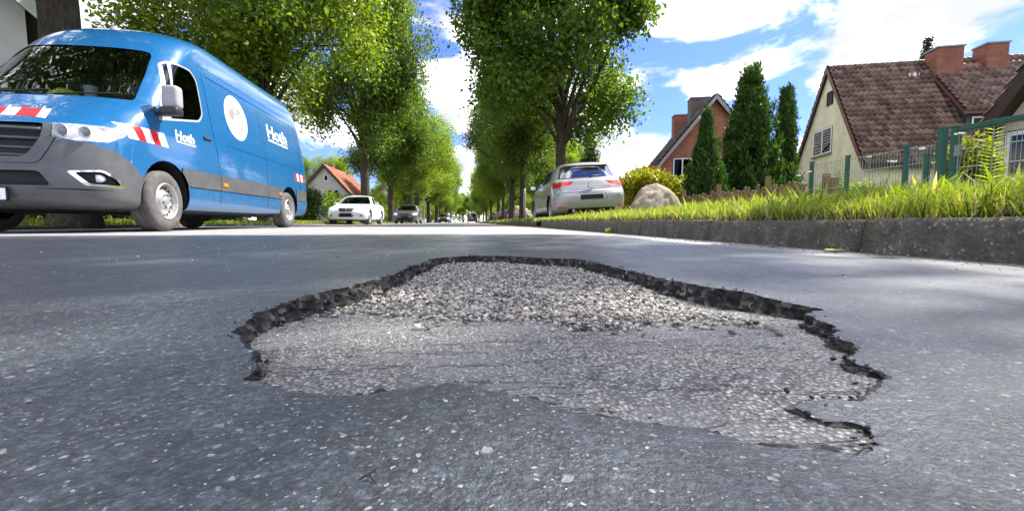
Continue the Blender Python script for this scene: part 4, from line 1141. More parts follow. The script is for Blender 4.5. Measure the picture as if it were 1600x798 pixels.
def make_car(name, S, paint, loc, rz, roll=0.0, spokes='ten', face='generic', rear='generic', lod=0):
    root = empty(name, loc)
    root.rotation_euler = (0, roll, rz)
    sub = (4, 3, 2)[lod]
    sh = Shell(S['st'], sub=sub, nf=(22, 14, 10)[lod], ns=(30, 20, 14)[lod], nr=(20, 12, 8)[lod])
    wf, wr, wrad, ww, wx = S['wheels']
    L = S['L']
    X = (1, 0, 0)
    front = lambda c, n: c.y < 1.2 and n.y < 0.25
    back = lambda c, n: c.y > L * 0.72 and n.y > -0.1
    for y in (wf, wr):
        sh.side('arch', circ(y, wrad + 0.02, S['arch'], 22), split=False)
    sh.delete('arch')
    sh.cut('windscreen', S['ws'], U=X, cond=lambda c, n: c.y < L * 0.6 and n.y < -0.1 and c.z > 0.9)
    if face == 'golf_rear':
        sh.cut('rear_pillar', [(-0.72, 1.035), (0.72, 1.035), (0.60, 1.345), (-0.60, 1.345)], U=X, cond=lambda c, n: c.y > L * 0.6 and n.y > 0.15 and c.z > 0.9)
    sh.cut('rear_window', S['rw'], U=X, cond=lambda c, n: c.y > L * 0.6 and n.y > 0.1 and c.z > 0.9)
    for w in S['sw']:
        sh.side('side_window', rounded(w, 0.03, 2))
    sh.side('sill', [(wf + S['arch'], 0.1), (wr - S['arch'], 0.1), (wr - S['arch'], 0.275), (wf + S['arch'], 0.275)])
    if lod < 2:
        for sm in S['seams']:
            sh.seam(sm, 0.008)
    z0, z1 = S['lampz']
    D = (0.7071, 0.7071, 0); D2 = (-0.7071, 0.7071, 0)
    sides = (('L', D, 1), ('R', D2, -1))
    # ---- front
    for nm, U, sx in sides:
        cd = lambda c, n, sx=sx: front(c, n) and c.x * sx > 0.2
        if face == 'sedan':     # paired oval lamps
            for k, (cu, cz, ru, rz_) in enumerate(((0.50, 0.655, 0.085, 0.080), (0.72, 0.665, 0.115, 0.088))):
                sh.cut('headlight|%s%d' % (nm, k), [(cu + ru * math.cos(2 * math.pi * j / 20), cz + rz_ * math.sin(2 * math.pi * j / 20) + 0.25 * (ru * math.cos(2 * math.pi * j / 20))) for j in range(20)], U=U, cond=cd)
            sh.cut('fog_slot|' + nm, [(0.48, 0.375), (0.64, 0.385), (0.62, 0.42), (0.50, 0.44)], U=U, cond=cd)
            sh.cut('fog_lamp|' + nm, [(0.66, 0.385), (0.78, 0.395), (0.78, 0.435), (0.66, 0.43)], U=U, cond=cd)
        else:
            sh.cut('headlight|' + nm, [(0.46, z0), (0.66, z0 - 0.02), (0.92, z0 + 0.06), (0.95, z1 + 0.03), (0.80, z1 + 0.03), (0.50, z1 - 0.01)], U=U, cond=cd)
    if face == 'sedan':
        sh.cut('grille_surround', rounded([(-0.36, 0.745), (0.36, 0.745), (0.26, 0.57), (-0.26, 0.57)], 0.04), U=X, cond=front)
        sh.cut('grille', rounded([(-0.33, 0.73), (0.33, 0.73), (0.24, 0.585), (-0.24, 0.585)], 0.03), U=X, cond=front)
        sh.cut('lower_intake', rounded([(-0.36, 0.42), (0.36, 0.42), (0.28, 0.335), (-0.28, 0.335)], 0.03), U=X, cond=front)
    else:
        sh.cut('grille', rounded([(-0.46, z1 - 0.01), (0.46, z1 - 0.01), (0.42, z0 + 0.02), (-0.42, z0 + 0.02)], 0.03), U=X, cond=front)
        sh.cut('lower_intake', rounded([(-0.62, 0.42), (0.62, 0.42), (0.52, 0.27), (-0.52, 0.27)], 0.03), U=X, cond=front)
    # ---- rear: the y axis points backwards, lamps wrap the corners
    Rd = (0.7071, -0.7071, 0); Rd2 = (-0.7071, -0.7071, 0)
    off = (L - 0.0) * 0.7071
    for nm, U, sx in (('L', Rd, 1), ('R', Rd2, -1)):
        cd = lambda c, n, sx=sx: back(c, n) and c.x * sx > 0.15 and n.y > -0.3
        b = -off
        if face == 'golf_rear':
            sh.cut('tail_light|' + nm, [(b + 0.40, 0.965), (b + 0.44, 0.885), (b + 0.66, 0.830), (b + 0.93, 0.800), (b + 0.99, 0.860), (b + 0.90, 0.955), (b + 0.70, 0.975)], U=U, cond=cd)
            sh.cut('tail_light_inner|' + nm, [(b + 0.40, 0.965), (b + 0.44, 0.885), (b + 0.635, 0.838), (b + 0.635, 0.972)], U=U, cond=cd)
            sh.cut('rear_reflector|' + nm, [(b + 0.50, 0.335), (b + 0.74, 0.345), (b + 0.78, 0.385), (b + 0.54, 0.37)], U=U, cond=cd)
        else:
            zz = 0.80 if S is not MPV else 1.0
            sh.cut('tail_light|' + nm, [(b + 0.52, zz - 0.1), (b + 0.92, zz - 0.1), (b + 0.90, zz + (0.10 if S is not MPV else 0.35)), (b + 0.56, zz + (0.10 if S is not MPV else 0.35))], U=U, cond=cd)
    if face == 'golf_rear':
        g = 0.006
        # tailgate outline and the diffuser
        for a, b_ in (((-0.66, 0.70), (0.66, 0.70)), ((-0.66, 0.70), (-0.73, 0.80)), ((0.66, 0.70), (0.73, 0.80)), ((-0.73, 0.80), (-0.735, 0.83)), ((0.73, 0.80), (0.735, 0.83))):
            a, b_ = Vector(a), Vector(b_); d = (b_ - a).normalized(); q = Vector((d.y, -d.x)) * g
            sh.cut('panel_gap', [tuple(a + q), tuple(b_ + q), tuple(b_ - q), tuple(a - q)], U=X, cond=back)
        sh.cut('plate_recess', rounded([(-0.37, 0.50), (0.37, 0.50), (0.35, 0.665), (-0.35, 0.665)], 0.03), U=X, cond=back)
        sh.cut('diffuser', rounded([(-0.60, 0.10), (0.60, 0.10), (0.56, 0.325), (-0.56, 0.325)], 0.03), U=X, cond=back)
        sh.cut('light_catch', [(-0.74, 0.872), (0.74, 0.872), (0.74, 0.880), (-0.74, 0.880)], U=X, cond=lambda c, n: False)
    lampm = ('headlight', M['lamp_in'] if lod else M['lamp_in'], -0.003, None)
    P = sh.finish(root, {
        'windscreen': ('windscreen', M['glass'], -0.005, None), 'rear_window': ('rear_window', M['rear_glass'], -0.004, None), 'rear_pillar': ('rear_window_surround', M['black'], 0.001, None),
        'side_window': ('side_window', M['dark_glass'], -0.005, None), 'sill': ('sill', paint if face == 'sedan' else M['black'], 0.003, None),
        'panel_gap': ('panel_gap', M['gap'], -0.004, None), 'headlight': lampm, 'fog_slot': ('fog_slot', M['gap'], -0.01, None), 'fog_lamp': ('fog_lamp', M['lamp_in'], -0.004, None),
        'grille_surround': ('grille_surround', M['chrome'], 0.006, None), 'grille': ('grille', M['gap'], -0.012, None), 'lower_intake': ('lower_intake', M['gap'], -0.02, None),
        'tail_light': ('tail_light', M['dred_lamp'] if face == 'golf_rear' else M['red_lamp'], 0.002, None), 'tail_light_inner': ('tail_light', M['red_lamp'], 0.003, None), 'rear_reflector': ('rear_reflector', M['red_lamp'], 0.001, None),
        'plate_recess': ('plate_recess', paint, -0.015, None), 'diffuser': ('diffuser', M['black'], -0.006, None)}, paint)
    for y in (wf, wr):
        for sx in (1, -1):
            wheel(root, sx * wx, y, wrad, ww, sx, spokes)
    wheel_wells(root, (wf, wr), S['arch'] + 0.01, wx - 0.25, wx + 0.07, S['arch'] - wrad - 0.01)
    MB().box((-0.62, 0.5, 0.17), (0.62, L - 0.5, 0.24)).build('underbody', M['gap'], root)
    mb = MB(); mb.box((-0.66, 0.9, 0.5), (0.66, L - 0.75, 0.55)); mb.build('floor_lining', M['interior'], root)
    mb = MB(); mb.prism([(1.05, 0.7), (1.15, 0.93), (1.5, 0.95), (1.62, 0.7)], lambda u, v, w: Vector((-0.7 + 1.4 * w, u + (0.3 if S is SEDAN else 0), v)))
    mb.build('dashboard', M['interior'], root, bevel=0.02)
    for x in (-0.36, 0.36):
        for y in ((2.25, 3.1) if S is not SEDAN else (2.55, 3.35)):
            mb = MB(); mb.box((x - 0.22, y, 0.5), (x + 0.22, y + 0.12, 1.05)); mb.box((x - 0.11, y + 0.03, 1.05), (x + 0.11, y + 0.1, 1.22)); mb.box((x - 0.23, y - 0.45, 0.45), (x + 0.23, y + 0.1, 0.62))
            mb.build('seat', M['interior'], root, smooth=True, bevel=0.03)
    for sx in (1, -1):
        w9 = sh.w(0.99)
        my = S['sw'][0][0][0] + 0.12
        mo = MB().box((sx * (w9 + 0.05), my, 0.955 + (0.15 if S is MPV else 0)), (sx * (w9 + 0.20), my + 0.10, 1.075 + (0.2 if S is MPV else 0))).build('wing_mirror', paint, root, smooth=True, bevel=0.035, seg=3)
        MB().box((sx * (w9 - 0.03), my + 0.02, 0.97 + (0.15 if S is MPV else 0)), (sx * (w9 + 0.08), my + 0.08, 1.0 + (0.15 if S is MPV else 0))).build('mirror_foot', M['black'], mo)
        MB().box((sx * (w9 + 0.065), my + 0.095, 0.975 + (0.15 if S is MPV else 0)), (sx * (w9 + 0.185), my + 0.105, 1.06 + (0.2 if S is MPV else 0))).build('mirror_glass', M['chrome'], mo)
        if lod < 2:
            wh = sh.w(S['hz'])
            for y in S['handles']:
                MB().box((sx * (wh - 0.01), y - 0.09, S['hz'] - 0.015), (sx * (wh + 0.025), y + 0.09, S['hz'] + 0.015)).build('door_handle', paint, root, smooth=True, bevel=0.01)
    pz = 0.46 if face == 'sedan' else 0.47
    MB().box((-0.26, -0.03, pz - 0.055), (0.26, 0.06, pz + 0.055)).build('number_plate', M['gap'], root, bevel=0.006)
    if face == 'golf_rear':
        MB().box((-0.27, L - 0.025, 0.525), (0.27, L + 0.003, 0.635)).build('number_plate', M['gap'], root, bevel=0.006)
        # round emblem: ring with stacked V and W
        mb = MB(); cy, cz, r = L - 0.085, 0.845, 0.055
        mb.lathe([(0.0, r), (0.012, r - 0.003), (0.012, r - 0.009), (0.0, r - 0.012)], 28, 'y', (0, cy, cz))
        def stroke(p, q, wd=0.0055):
            p, q = Vector(p), Vector(q); d = (q - p).normalized(); nn = Vector((d.y, -d.x)) * wd
            mb.prism([tuple(p + nn), tuple(q + nn), tuple(q - nn), tuple(p - nn)], lambda u, v, w: Vector((u, cy + 0.013 * w, cz + v)))
        for s in (1, -1):
            stroke((s * 0.020, 0.044), (0, 0.004))
            stroke((s * 0.041, 0.022), (s * 0.017, -0.038)); stroke((s * 0.017, -0.038), (0, -0.004))
        mb.build('emblem', M['chrome'], root)
        MB().lathe([(-0.02, 0.062), (0.0, 0.062), (0.001, 0.0005)], 24, 'y', (0, cy, cz)).build('emblem_backing', M['black'], root)
        MB().tube([(0.0, L - 0.14, 1.04), (-0.05, L - 0.165, 1.075), (-0.30, L - 0.175, 1.085)], [0.022, 0.014, 0.008], 8).build('rear_wiper', M['black'], root, smooth=True)
        mb = MB(); mb.prism([(3.42, 1.425), (3.82, 1.372), (3.85, 1.362), (3.82, 1.345), (3.6, 1.36)], lambda u, v, w: Vector((-0.56 + 1.12 * w, u - 0.02 * 0, v)))
        mb.build('roof_spoiler', paint, root, smooth=True, bevel=0.012, seg=3, angle=0.9)
        MB().box((-0.14, 3.835, 1.355), (0.14, 3.846, 1.368)).build('brake_light', M['dred_lamp'], root)
        MB().lathe([(0, 0.03), (0.06, 0.03), (0.06, 0.024), (0, 0.024)], 12, 'y', (0.45, L - 0.08, 0.27)).build('exhaust_pipe', M['chrome'], root)
        me = text_mesh('GOLF', 0.032, 0.0008)
        for v in me.vertices: v.co = (0.56 - v.co.x * 1.25, L - 0.105 - 0.0 + (-0.055 * ((0.5 - v.co.x * 1.2) / 0.55) ** 2 if True else 0) + 0.012, 0.775 + v.co.y)
        link('lettering', me, M['chrome'], root)
        mb = MB()
        for k in range(3): mb.box((-0.52 - 0.035 * k, L - 0.135, 0.785), (-0.50 - 0.035 * k, L - 0.125 - 0.006 * k, 0.806))
        mb.build('small_badge', M['chrome'], root)['kind'] = 'stuff'
    else:
        MB().box((-0.26, L - 0.05, 0.60 if S is not MPV else 0.9), (0.26, L + 0.012, 0.71 if S is not MPV else 1.01)).build('number_plate', M['film_white'] if S is MPV else M['gap'], root)
    if face == 'sedan':
        gp = P['grille']
        for z in (0.61, 0.65, 0.69):
            MB().box((-0.25 - (z - 0.6) * 0.6, 0.05 + (z - 0.6) * 0.6, z - 0.006), (0.25 + (z - 0.6) * 0.6, 0.075 + (z - 0.6) * 0.6, z + 0.006)).build('grille_bar', M['chrome'], gp)
        mb = MB(); cz = 0.815
        mb.lathe([(-0.004, 0.038), (0.004, 0.038), (0.004, 0.033), (-0.004, 0.033), (-0.004, 0.038)], 20, 'y', (0, 0.42, cz + 0.03))
        for k in range(3):
            a = math.pi / 2 + k * 2 * math.pi / 3
            mb.tube([(0, 0.42, cz + 0.03), (0.036 * math.cos(a), 0.42, cz + 0.03 + 0.036 * math.sin(a))], [0.006, 0.002], 5)
        mb.tube([(0, 0.42, cz - 0.03), (0, 0.42, cz)], 0.006, 6)
        mb.build('bonnet_star', M['chrome'], root)
        MB().box((-0.012, 0.03, 0.585), (0.012, 0.16, 0.735)).build('grille_rib', M['chrome'], gp)
    return root

golf = make_car('parked_hatchback', HATCH, M['silver'], (2.88, 13.98, 0.13), math.pi, R(3.3), 'ten', 'golf_rear')
tag(golf, 'silver hatchback parked on the grass verge, seen from behind, red tail lights', 'car')
sed = make_car('parked_saloon', SEDAN, M['white_paint'], (-5.55, 19.6, 0.0), 0.02, 0, 'ten', 'sedan')
tag(sed, 'white saloon with oval headlights parked behind the blue van', 'car')
dk = make_car('parked_hatchback', HATCH, M['grey_paint'], (-4.75, 31.5, 0.0), 0.0, 0, 'five', 'generic', lod=1)
tag(dk, 'dark grey hatchback parked nose out behind the white saloon', 'car')
c3 = make_car('oncoming_car', HATCH, M['dark_paint'], (-4.1, 66, 0.0), 0.0, 0, 'five', 'generic', lod=2)
tag(c3, 'small black car standing farther along the tree lined kerb', 'car')
c4 = make_car('passenger_van', MPV, M['dark_paint'], (0.35, 86, 0.0), math.pi, 0, 'five', 'generic', lod=2)
tag(c4, 'dark passenger van driving away down the middle of the road', 'van')
c5 = make_car('parked_estate', HATCH, M['dark_paint'], (4.0, 52.0, 0.14), math.pi, 0, 'five', 'generic', lod=2)
tag(c5, 'black car parked between the verge trees near a tan boulder', 'car')
c6 = make_car('parked_estate', HATCH, M['silver'], (3.6, 68.0, 0.14), math.pi, 0, 'five', 'generic', lod=2)
tag(c6, 'pale car parked on the verge beyond the black one', 'car')

# ------------------------------------------------------------------ vegetation
def leaf_cloud(C, per, spread, size, rg, droop=0.3, aspect=0.62, upn=0.5, fold=0.10, axis=None):
    C = np.asarray(C); n = len(C) * per
    pos = np.repeat(C, per, axis=0) + rg.normal(0, 1, (n, 3)) * np.asarray(spread)
    d = rg.normal(0, 1, (n, 3))
    d /= np.linalg.norm(d, axis=1, keepdims=True)
    if axis is not None:
        d = d * axis[0] + np.asarray(axis[1])
    d[:, 2] -= droop
    d /= np.linalg.norm(d, axis=1, keepdims=True) + 1e-9
    nr = rg.normal(0, 1, (n, 3)); nr[:, 2] += upn
    sd = np.cross(d, nr); sd /= np.linalg.norm(sd, axis=1, keepdims=True) + 1e-9
    nr = np.cross(sd, d)
    L = (size * rg.uniform(0.65, 1.3, n))[:, None]
    W = L * aspect * 0.5
    V = np.stack([pos, pos + d * L * 0.45 + sd * W + nr * L * fold, pos + d * L, pos + d * L * 0.45 - sd * W + nr * L * fold], 1)
    F = np.arange(n * 4).reshape(n, 4)
    return V.reshape(-1, 3), F
def crown_centres(rg, rx, ry, rz, cz, lobes, nclump, box=2.0, lobe_r=0.36):
    """clumps spread over overlapping lobes, so the outline is uneven and gaps remain"""
    lc = []
    while len(lc) < lobes:
        p = rg.uniform(-1, 1, 3)
        r = (abs(p[0])**box + abs(p[1])**box + abs(p[2])**box) ** (1 / box)
        if 0.35 < r < 0.86: lc.append(p)
    lc = np.array(lc)
    k = rg.integers(0, lobes, nclump)
    d = rg.normal(0, 1, (nclump, 3)); d /= np.linalg.norm(d, axis=1, keepdims=True)
    rr = lobe_r * rg.uniform(0.7, 1.25, lobes)[k] * rg.uniform(0.25, 1.0, nclump) ** 0.45
    p = lc[k] + d * rr[:, None]
    return p * np.array([rx, ry, rz]) + np.array([0, 0, cz]), lc * np.array([rx, ry, rz]) + np.array([0, 0, cz])
LEAF = {
    'lime': leafmat('lime_leaves', (0.045, 0.085, 0.012), (0.18, 0.27, 0.04), 0.52),
    'bright': leafmat('maple_leaves', (0.085, 0.135, 0.013), (0.28, 0.36, 0.045), 0.54),
    'dark': leafmat('oak_leaves', (0.040, 0.074, 0.012), (0.17, 0.245, 0.04), 0.52),
    'far': leafmat('far_leaves', (0.10, 0.15, 0.015), (0.33, 0.41, 0.055), 0.56),
    'thuja': leafmat('thuja_sprays', (0.018, 0.052, 0.010), (0.085, 0.165, 0.028), 0.3),
    'gold': leafmat('golden_sprays', (0.14, 0.17, 0.008), (0.42, 0.37, 0.02), 0.4),
    'hedge': leafmat('hedge_leaves', (0.020, 0.045, 0.008), (0.09, 0.15, 0.025), 0.35),
    'spruce': leafmat('spruce_needles', (0.012, 0.028, 0.012), (0.05, 0.085, 0.035), 0.2),
}
def tree_meshes(seed, rx, rz, cz, trunk_r, fork, lobes, nclump, per, leaf, spread, box=2.0, lobe_r=0.36, lean=0.0):
    rg = np.random.default_rng(seed)
    C, LC = crown_centres(rg, rx, rx, rz, cz, lobes, nclump, box, lobe_r)
    V, F = leaf_cloud(C, per, spread, leaf, rg)
    cm = np_mesh('crown', V, F)
    mb = MB()
    top = Vector((lean, 0, cz + rz * 0.45))
    pts_ = [(0, 0, -0.2), (0.0, 0, 0.05), (0.02, 0.01, 0.5), (lean * 0.2, 0.02, fork * 0.6), (lean * 0.4, 0, fork), (lean * 0.7, 0.05, (fork + top.z) / 2), tuple(top)]
    mb.tube(pts_, [trunk_r * 1.55, trunk_r * 1.3, trunk_r * 1.05, trunk_r * 0.95, trunk_r * 0.9, trunk_r * 0.55, trunk_r * 0.12], 12)
    rnd_ = random.Random(seed)
    for c in LC:
        h = fork + (top.z - fork) * rnd_.uniform(0.0, 0.7) * min(1, max(0.1, (c[2] - fork) / (2 * rz)))
        b = Vector((lean * 0.5, 0, h)); e = Vector(c)
        m = b.lerp(e, 0.5) + Vector((rnd_.uniform(-.2, .2), rnd_.uniform(-.2, .2), 0.25))
        r0 = trunk_r * rnd_.uniform(0.28, 0.45)
        mb.tube([b, b.lerp(m, 0.5) + Vector((0, 0, 0.08)), m, e], [r0, r0 * 0.75, r0 * 0.5, r0 * 0.12], 6)
        for q in range(2):
            f = e + Vector((rnd_.uniform(-1, 1), rnd_.uniform(-1, 1), rnd_.uniform(-.6, .6))) * 0.9
            mb.tube([m, m.lerp(f, 0.5) + Vector((0, 0, .1)), f], [r0 * 0.4, r0 * 0.25, r0 * 0.06], 5)
    tm = mb.mesh('trunk', smooth=True)
    tm.materials.append(M['bark'])
    return tm, cm
def plant_tree(tm, cm, loc, leafm, label, group=None, rz=0.0, sc=(1, 1, 1), name='street_tree', cat='tree'):
    root = empty(name, loc, rz); root.scale = sc
    tag(root, label, cat, group)
    link('trunk', tm, None, root)
    c = bpy.data.objects.new('crown', cm); COL.objects.link(c); c.parent = root
    if not cm.materials: cm.materials.append(leafm)
    c.material_slots[0].link = 'OBJECT'; c.material_slots[0].material = leafm
    return root
TA = tree_meshes(11, 3.6, 4.5, 7.6, 0.21, 2.6, 32, 1700, 42, 0.165, 0.26, box=3.2, lobe_r=0.30)      # broad clipped lime
TB = tree_meshes(12, 3.1, 4.8, 8.3, 0.24, 2.8, 30, 1450, 46, 0.155, 0.30, box=2.3, lobe_r=0.31)                    # tall oval
TC = tree_meshes(13, 3.4, 4.1, 7.5, 0.20, 2.4, 28, 1100, 58, 0.13, 0.30, box=2.2, lobe_r=0.31)
TD = tree_meshes(14, 4.3, 4.0, 7.6, 0.27, 3.6, 26, 1300, 34, 0.17, 0.30, box=2.2)                    # high crown over the van
def vz(x, y): return verge_z(x, y) if x > 0 else lverge_z(x, y)
g_l, g_r = 'trees along the left verge', 'trees along the right verge'
plant_tree(*TA, (3.50, 16.3, vz(3.5, 16.3)), LEAF['lime'], 'broad dense lime tree standing just beyond the silver hatchback', g_r, 0.4)
plant_tree(*TC, (2.65, 21.5, vz(2.65, 21.5)), LEAF['dark'], 'slender trunked tree between the lime tree and the forked tree', g_r, 1.0, (0.8, 0.8, 0.72))
plant_tree(*TB, (2.85, 29.0, vz(2.85, 29)), LEAF['dark'], 'dark tree beside the tan boulder on the right verge', g_r, 2.0, (0.9, 0.9, 0.68))
plant_tree(*TD, (-6.55, 7.75, 0.02), LEAF['dark'], 'thick trunked tree rising behind the cab of the blue van', g_l, 0.7, (1, 1, 1))
plant_tree(*TC, (-7.0, 15.4, 0.05), LEAF['bright'], 'bright yellow green tree rising behind the rear of the blue van', g_l, 2.3, (1.22, 1.22, 1.08))
plant_tree(*TB, (-6.3, 26.5, 0.05), LEAF['dark'], 'tall dark green tree rising behind the white saloon', g_l, 0.3, (1.15, 1.15, 1.2))
row_l = 'tree in the long row beyond the dark grey hatchback'
row_r = 'tree in the long row beyond the tan boulder'
for k, y in enumerate((37.5, 47.0, 58.0, 70.0, 84, 100, 120, 145)):
    plant_tree(*(TB, TC)[k % 2], (-6.8 + 0.3 * math.sin(k * 2.1), y, 0.05), LEAF[('lime', 'far', 'far')[k % 3]], row_l, g_l + ' farther off', k * 1.3, ((1.5, 1.5, 0.98) if k in (1, 2, 3, 4) else (1.15 + 0.08 * math.sin(k), 1.15 + 0.08 * math.sin(k), 0.9)))
for k, y in enumerate((40.0, 51.0, 62.0, 74.0, 88, 106, 128, 150)):
    plant_tree(*(TC, TB)[k % 2], (3.1 + 0.3 * math.sin(k * 1.7), y, 0.15), LEAF[('lime', 'far', 'far')[k % 3]], row_r, g_r + ' farther off', k * 1.9 + 0.6, (0.85, 0.85, 0.68 + 0.05 * (k % 2)))
# tall tree in the garden to the right of the view: it throws the dappled shade over the near road
TE = tree_meshes(15, 3.0, 1.8, 13.2, 0.26, 10.6, 22, 480, 34, 0.17, 0.34, box=2.2, lobe_r=0.34)
plant_tree(*TE, (7.5, 4.6, 0.4), LEAF['lime'], 'tall high crowned tree beside the garden gate shading the near road', None, 0.2, name='garden_tree')
# gardens and the end of the street
bg = [(-27, 60, 1.2), (-30, 75, 1.1), (-12, 80, 1.0), (-18, 100, 1.2), (-9, 165, 1.1), (-3, 178, 1.15), (3, 185, 1.1), (10, 170, 1.1), (9, 48, 1.0), (11, 66, 1.1), (9.5, 90, 1.0), (13, 120, 1.2), (-24, 78, 1.2), (19, 75, 1.2)]
for k, (x, y, s) in enumerate(bg):
    plant_tree(*(TC, TB, TA)[k % 3], (x, y, 0.1), LEAF[('far', 'bright', 'dark', 'far')[k % 4]], 'background tree rising in the gardens behind the street rows', 'background garden trees', k * 0.9, (s, s, s * 0.85), name='garden_tree')

def cone_plant(name, loc, r, h, leafm, label, seed, n=900, per=22, spires=1, leaf=0.16, top=0.06, cat='conifer', group=None, belly=0.25, sharp=0.75):
    rg = np.random.default_rng(seed)
    C = []
    sp = [(0, 0, 1.0, 1.0)] + [(r * 0.42 * math.cos(a), r * 0.42 * math.sin(a), rg.uniform(0.72, 0.95), 0.62) for a in rg.uniform(0, 6.28, spires - 1)]
    for (sx, sy, sh_, sr) in sp:
        m = int(n / len(sp) * (1.6 if sr == 1.0 else 0.9))
        u = rg.uniform(0, 1, m) ** 1.15
        rad = r * sr * (top + (1 - top) * (1 - u) ** sharp) * np.minimum(1, (u + 0.04) / belly * 0.35 + 0.72)
        a = rg.uniform(0, 2 * np.pi, m)
        q = rg.uniform(0.55, 1.16, m) * (1 + 0.20 * np.sin(a * 5 + u * 9 + seed) + 0.14 * np.sin(a * 11 + u * 23))
        C.append(np.stack([sx * (1 - u * 0.6) + rad * q * np.cos(a), sy * (1 - u * 0.6) + rad * q * np.sin(a), u * h * sh_ + 0.05], 1))
    C = np.concatenate(C)
    V, F = leaf_cloud(C, per, (0.05, 0.05, 0.10), leaf, rg, droop=-1.3, aspect=0.34, upn=0.0, fold=0.04)
    root = empty(name, loc); tag(root, label, cat, group)
    tm = MB().tube([(0, 0, -0.15), (0, 0, h * 0.5), (0, 0, h * 0.9)], [0.10, 0.06, 0.015], 8).build('trunk', M['bark'], root, smooth=True)
    link('foliage', np_mesh('foliage', V, F), leafm, root)
    return root
cone_plant('thuja', (8.35, 14.5, vz(8.35, 14.5)), 0.66, 3.25, LEAF['thuja'], 'small pointed thuja standing in front of the red brick gable', 21, 1000, 24, 1, 0.17, top=0.02, sharp=1.05)
cone_plant('thuja', (11.05, 16.0, vz(11, 16)), 1.18, 5.45, LEAF['thuja'], 'broad dark thuja with several tips, tallest of the conifers', 22, 2000, 26, 7, 0.19, top=0.16)
cone_plant('thuja', (12.75, 16.3, vz(12.7, 16.3)), 0.50, 4.75, LEAF['thuja'], 'slim column shaped thuja beside the broad dark one', 23, 900, 24, 2, 0.16, top=0.22)
def bush(name, loc, rx, ry, rz_, leafm, label, seed, n=500, per=24, leaf=0.09, up=False, cat='shrub', group=None):
    rg = np.random.default_rng(seed)
    C, LC = crown_centres(rg, rx, ry, rz_, rz_ * 0.9, 14, n, 2.4, 0.40)
    C = C[C[:, 2] > 0.03]
    V, F = leaf_cloud(C, per, min(rx, rz_) * 0.12 + 0.03, leaf, rg, droop=(-0.8 if up else 0.2), aspect=(0.4 if up else 0.6))
    root = empty(name, loc); tag(root, label, cat, group)
    mb = MB()
    for c in LC[:8]:
        mb.tube([(0, 0, -0.1), tuple(Vector(c) * 0.5), tuple(c)], [0.03, 0.02, 0.006], 5)
    mb.build('stems', M['bark'], root, smooth=True)
    link('foliage', np_mesh('foliage', V, F), leafm, root)
    return root
bush('golden_shrub', (7.35, 16.6, vz(7.3, 16.6)), 1.25, 0.9, 0.86, LEAF['gold'], 'golden yellow shrub between the boulder and the brick house', 31, 800, 26, 0.15, True)
bush('golden_shrub', (9.3, 17.0, vz(9.2, 17)), 0.9, 0.8, 0.75, LEAF['gold'], 'golden yellow shrub half hidden behind the small thuja', 32, 450, 24, 0.15, True)
bush('leafy_bush', (12.4, 13.2, vz(12.4, 13.2)), 0.9, 0.8, 0.38, LEAF['bright'], 'low light green bush at the foot of the slim thuja', 33, 350, 20, 0.10)
bush('climbing_plant', (8.35, 6.45, vz(8.3, 6.3)), 0.30, 0.30, 0.55, LEAF['gold'], 'pale yellow green climber behind the green garden gate', 34, 260, 20, 0.09)
bush('hedge', (-8.7, 12.6, 0.0), 0.6, 7.4, 0.85, LEAF['hedge'], 'clipped dark hedge along the verge behind the blue van', 38, 2000, 24, 0.09, cat='hedge')
bush('hedge', (-8.9, 24.0, 0.1), 0.9, 2.6, 1.15, LEAF['hedge'], 'dark green hedge beside the white saloon', 35, 900, 24, 0.10, cat='hedge')
bush('golden_shrub', (-10.3, 25.0, 0.1), 1.0, 1.4, 1.35, LEAF['gold'], 'yellow topped shrub rising over the hedge by the white saloon', 36, 600, 22, 0.12)
sh_l = [(-9.5, 33, 1.0, 1.5), (-9.0, 41, 1.1, 1.9), (-9.4, 52, 1.2, 2.2), (-8.8, 64, 1.3, 2.2), (-9.0, 78, 1.4, 2.4), (-8.8, 96, 1.6, 2.6), (-8.6, 118, 1.8, 2.8)]
for k, (x, y, a, h) in enumerate(sh_l):
    bush('garden_shrub', (x, y, 0.1), a, 2.4, h * 0.8, LEAF[('bright', 'far')[k % 2]], 'bright green garden shrub between the trunks of the left row', 40 + k, 450, 16, 0.16, group='shrubs behind the left tree row')
for k, (x, y, a, h) in enumerate([(5.6, 24, 0.8, 0.9), (6.2, 31, 1.0, 1.2), (6.0, 38, 1.2, 1.4), (6.0, 50, 1.2, 1.8), (6.4, 64, 1.3, 2.0), (6.2, 80, 1.5, 2.4), (6.2, 100, 1.8, 2.6), (6.0, 125, 2.0, 2.8)]):
    bush('garden_shrub', (x, y, 0.35), a, 2.0, h * 0.8, LEAF[('bright', 'far')[k % 2]], 'green garden shrub behind the trunks of the right row', 50 + k, 420, 16, 0.15, group='shrubs behind the right tree row')
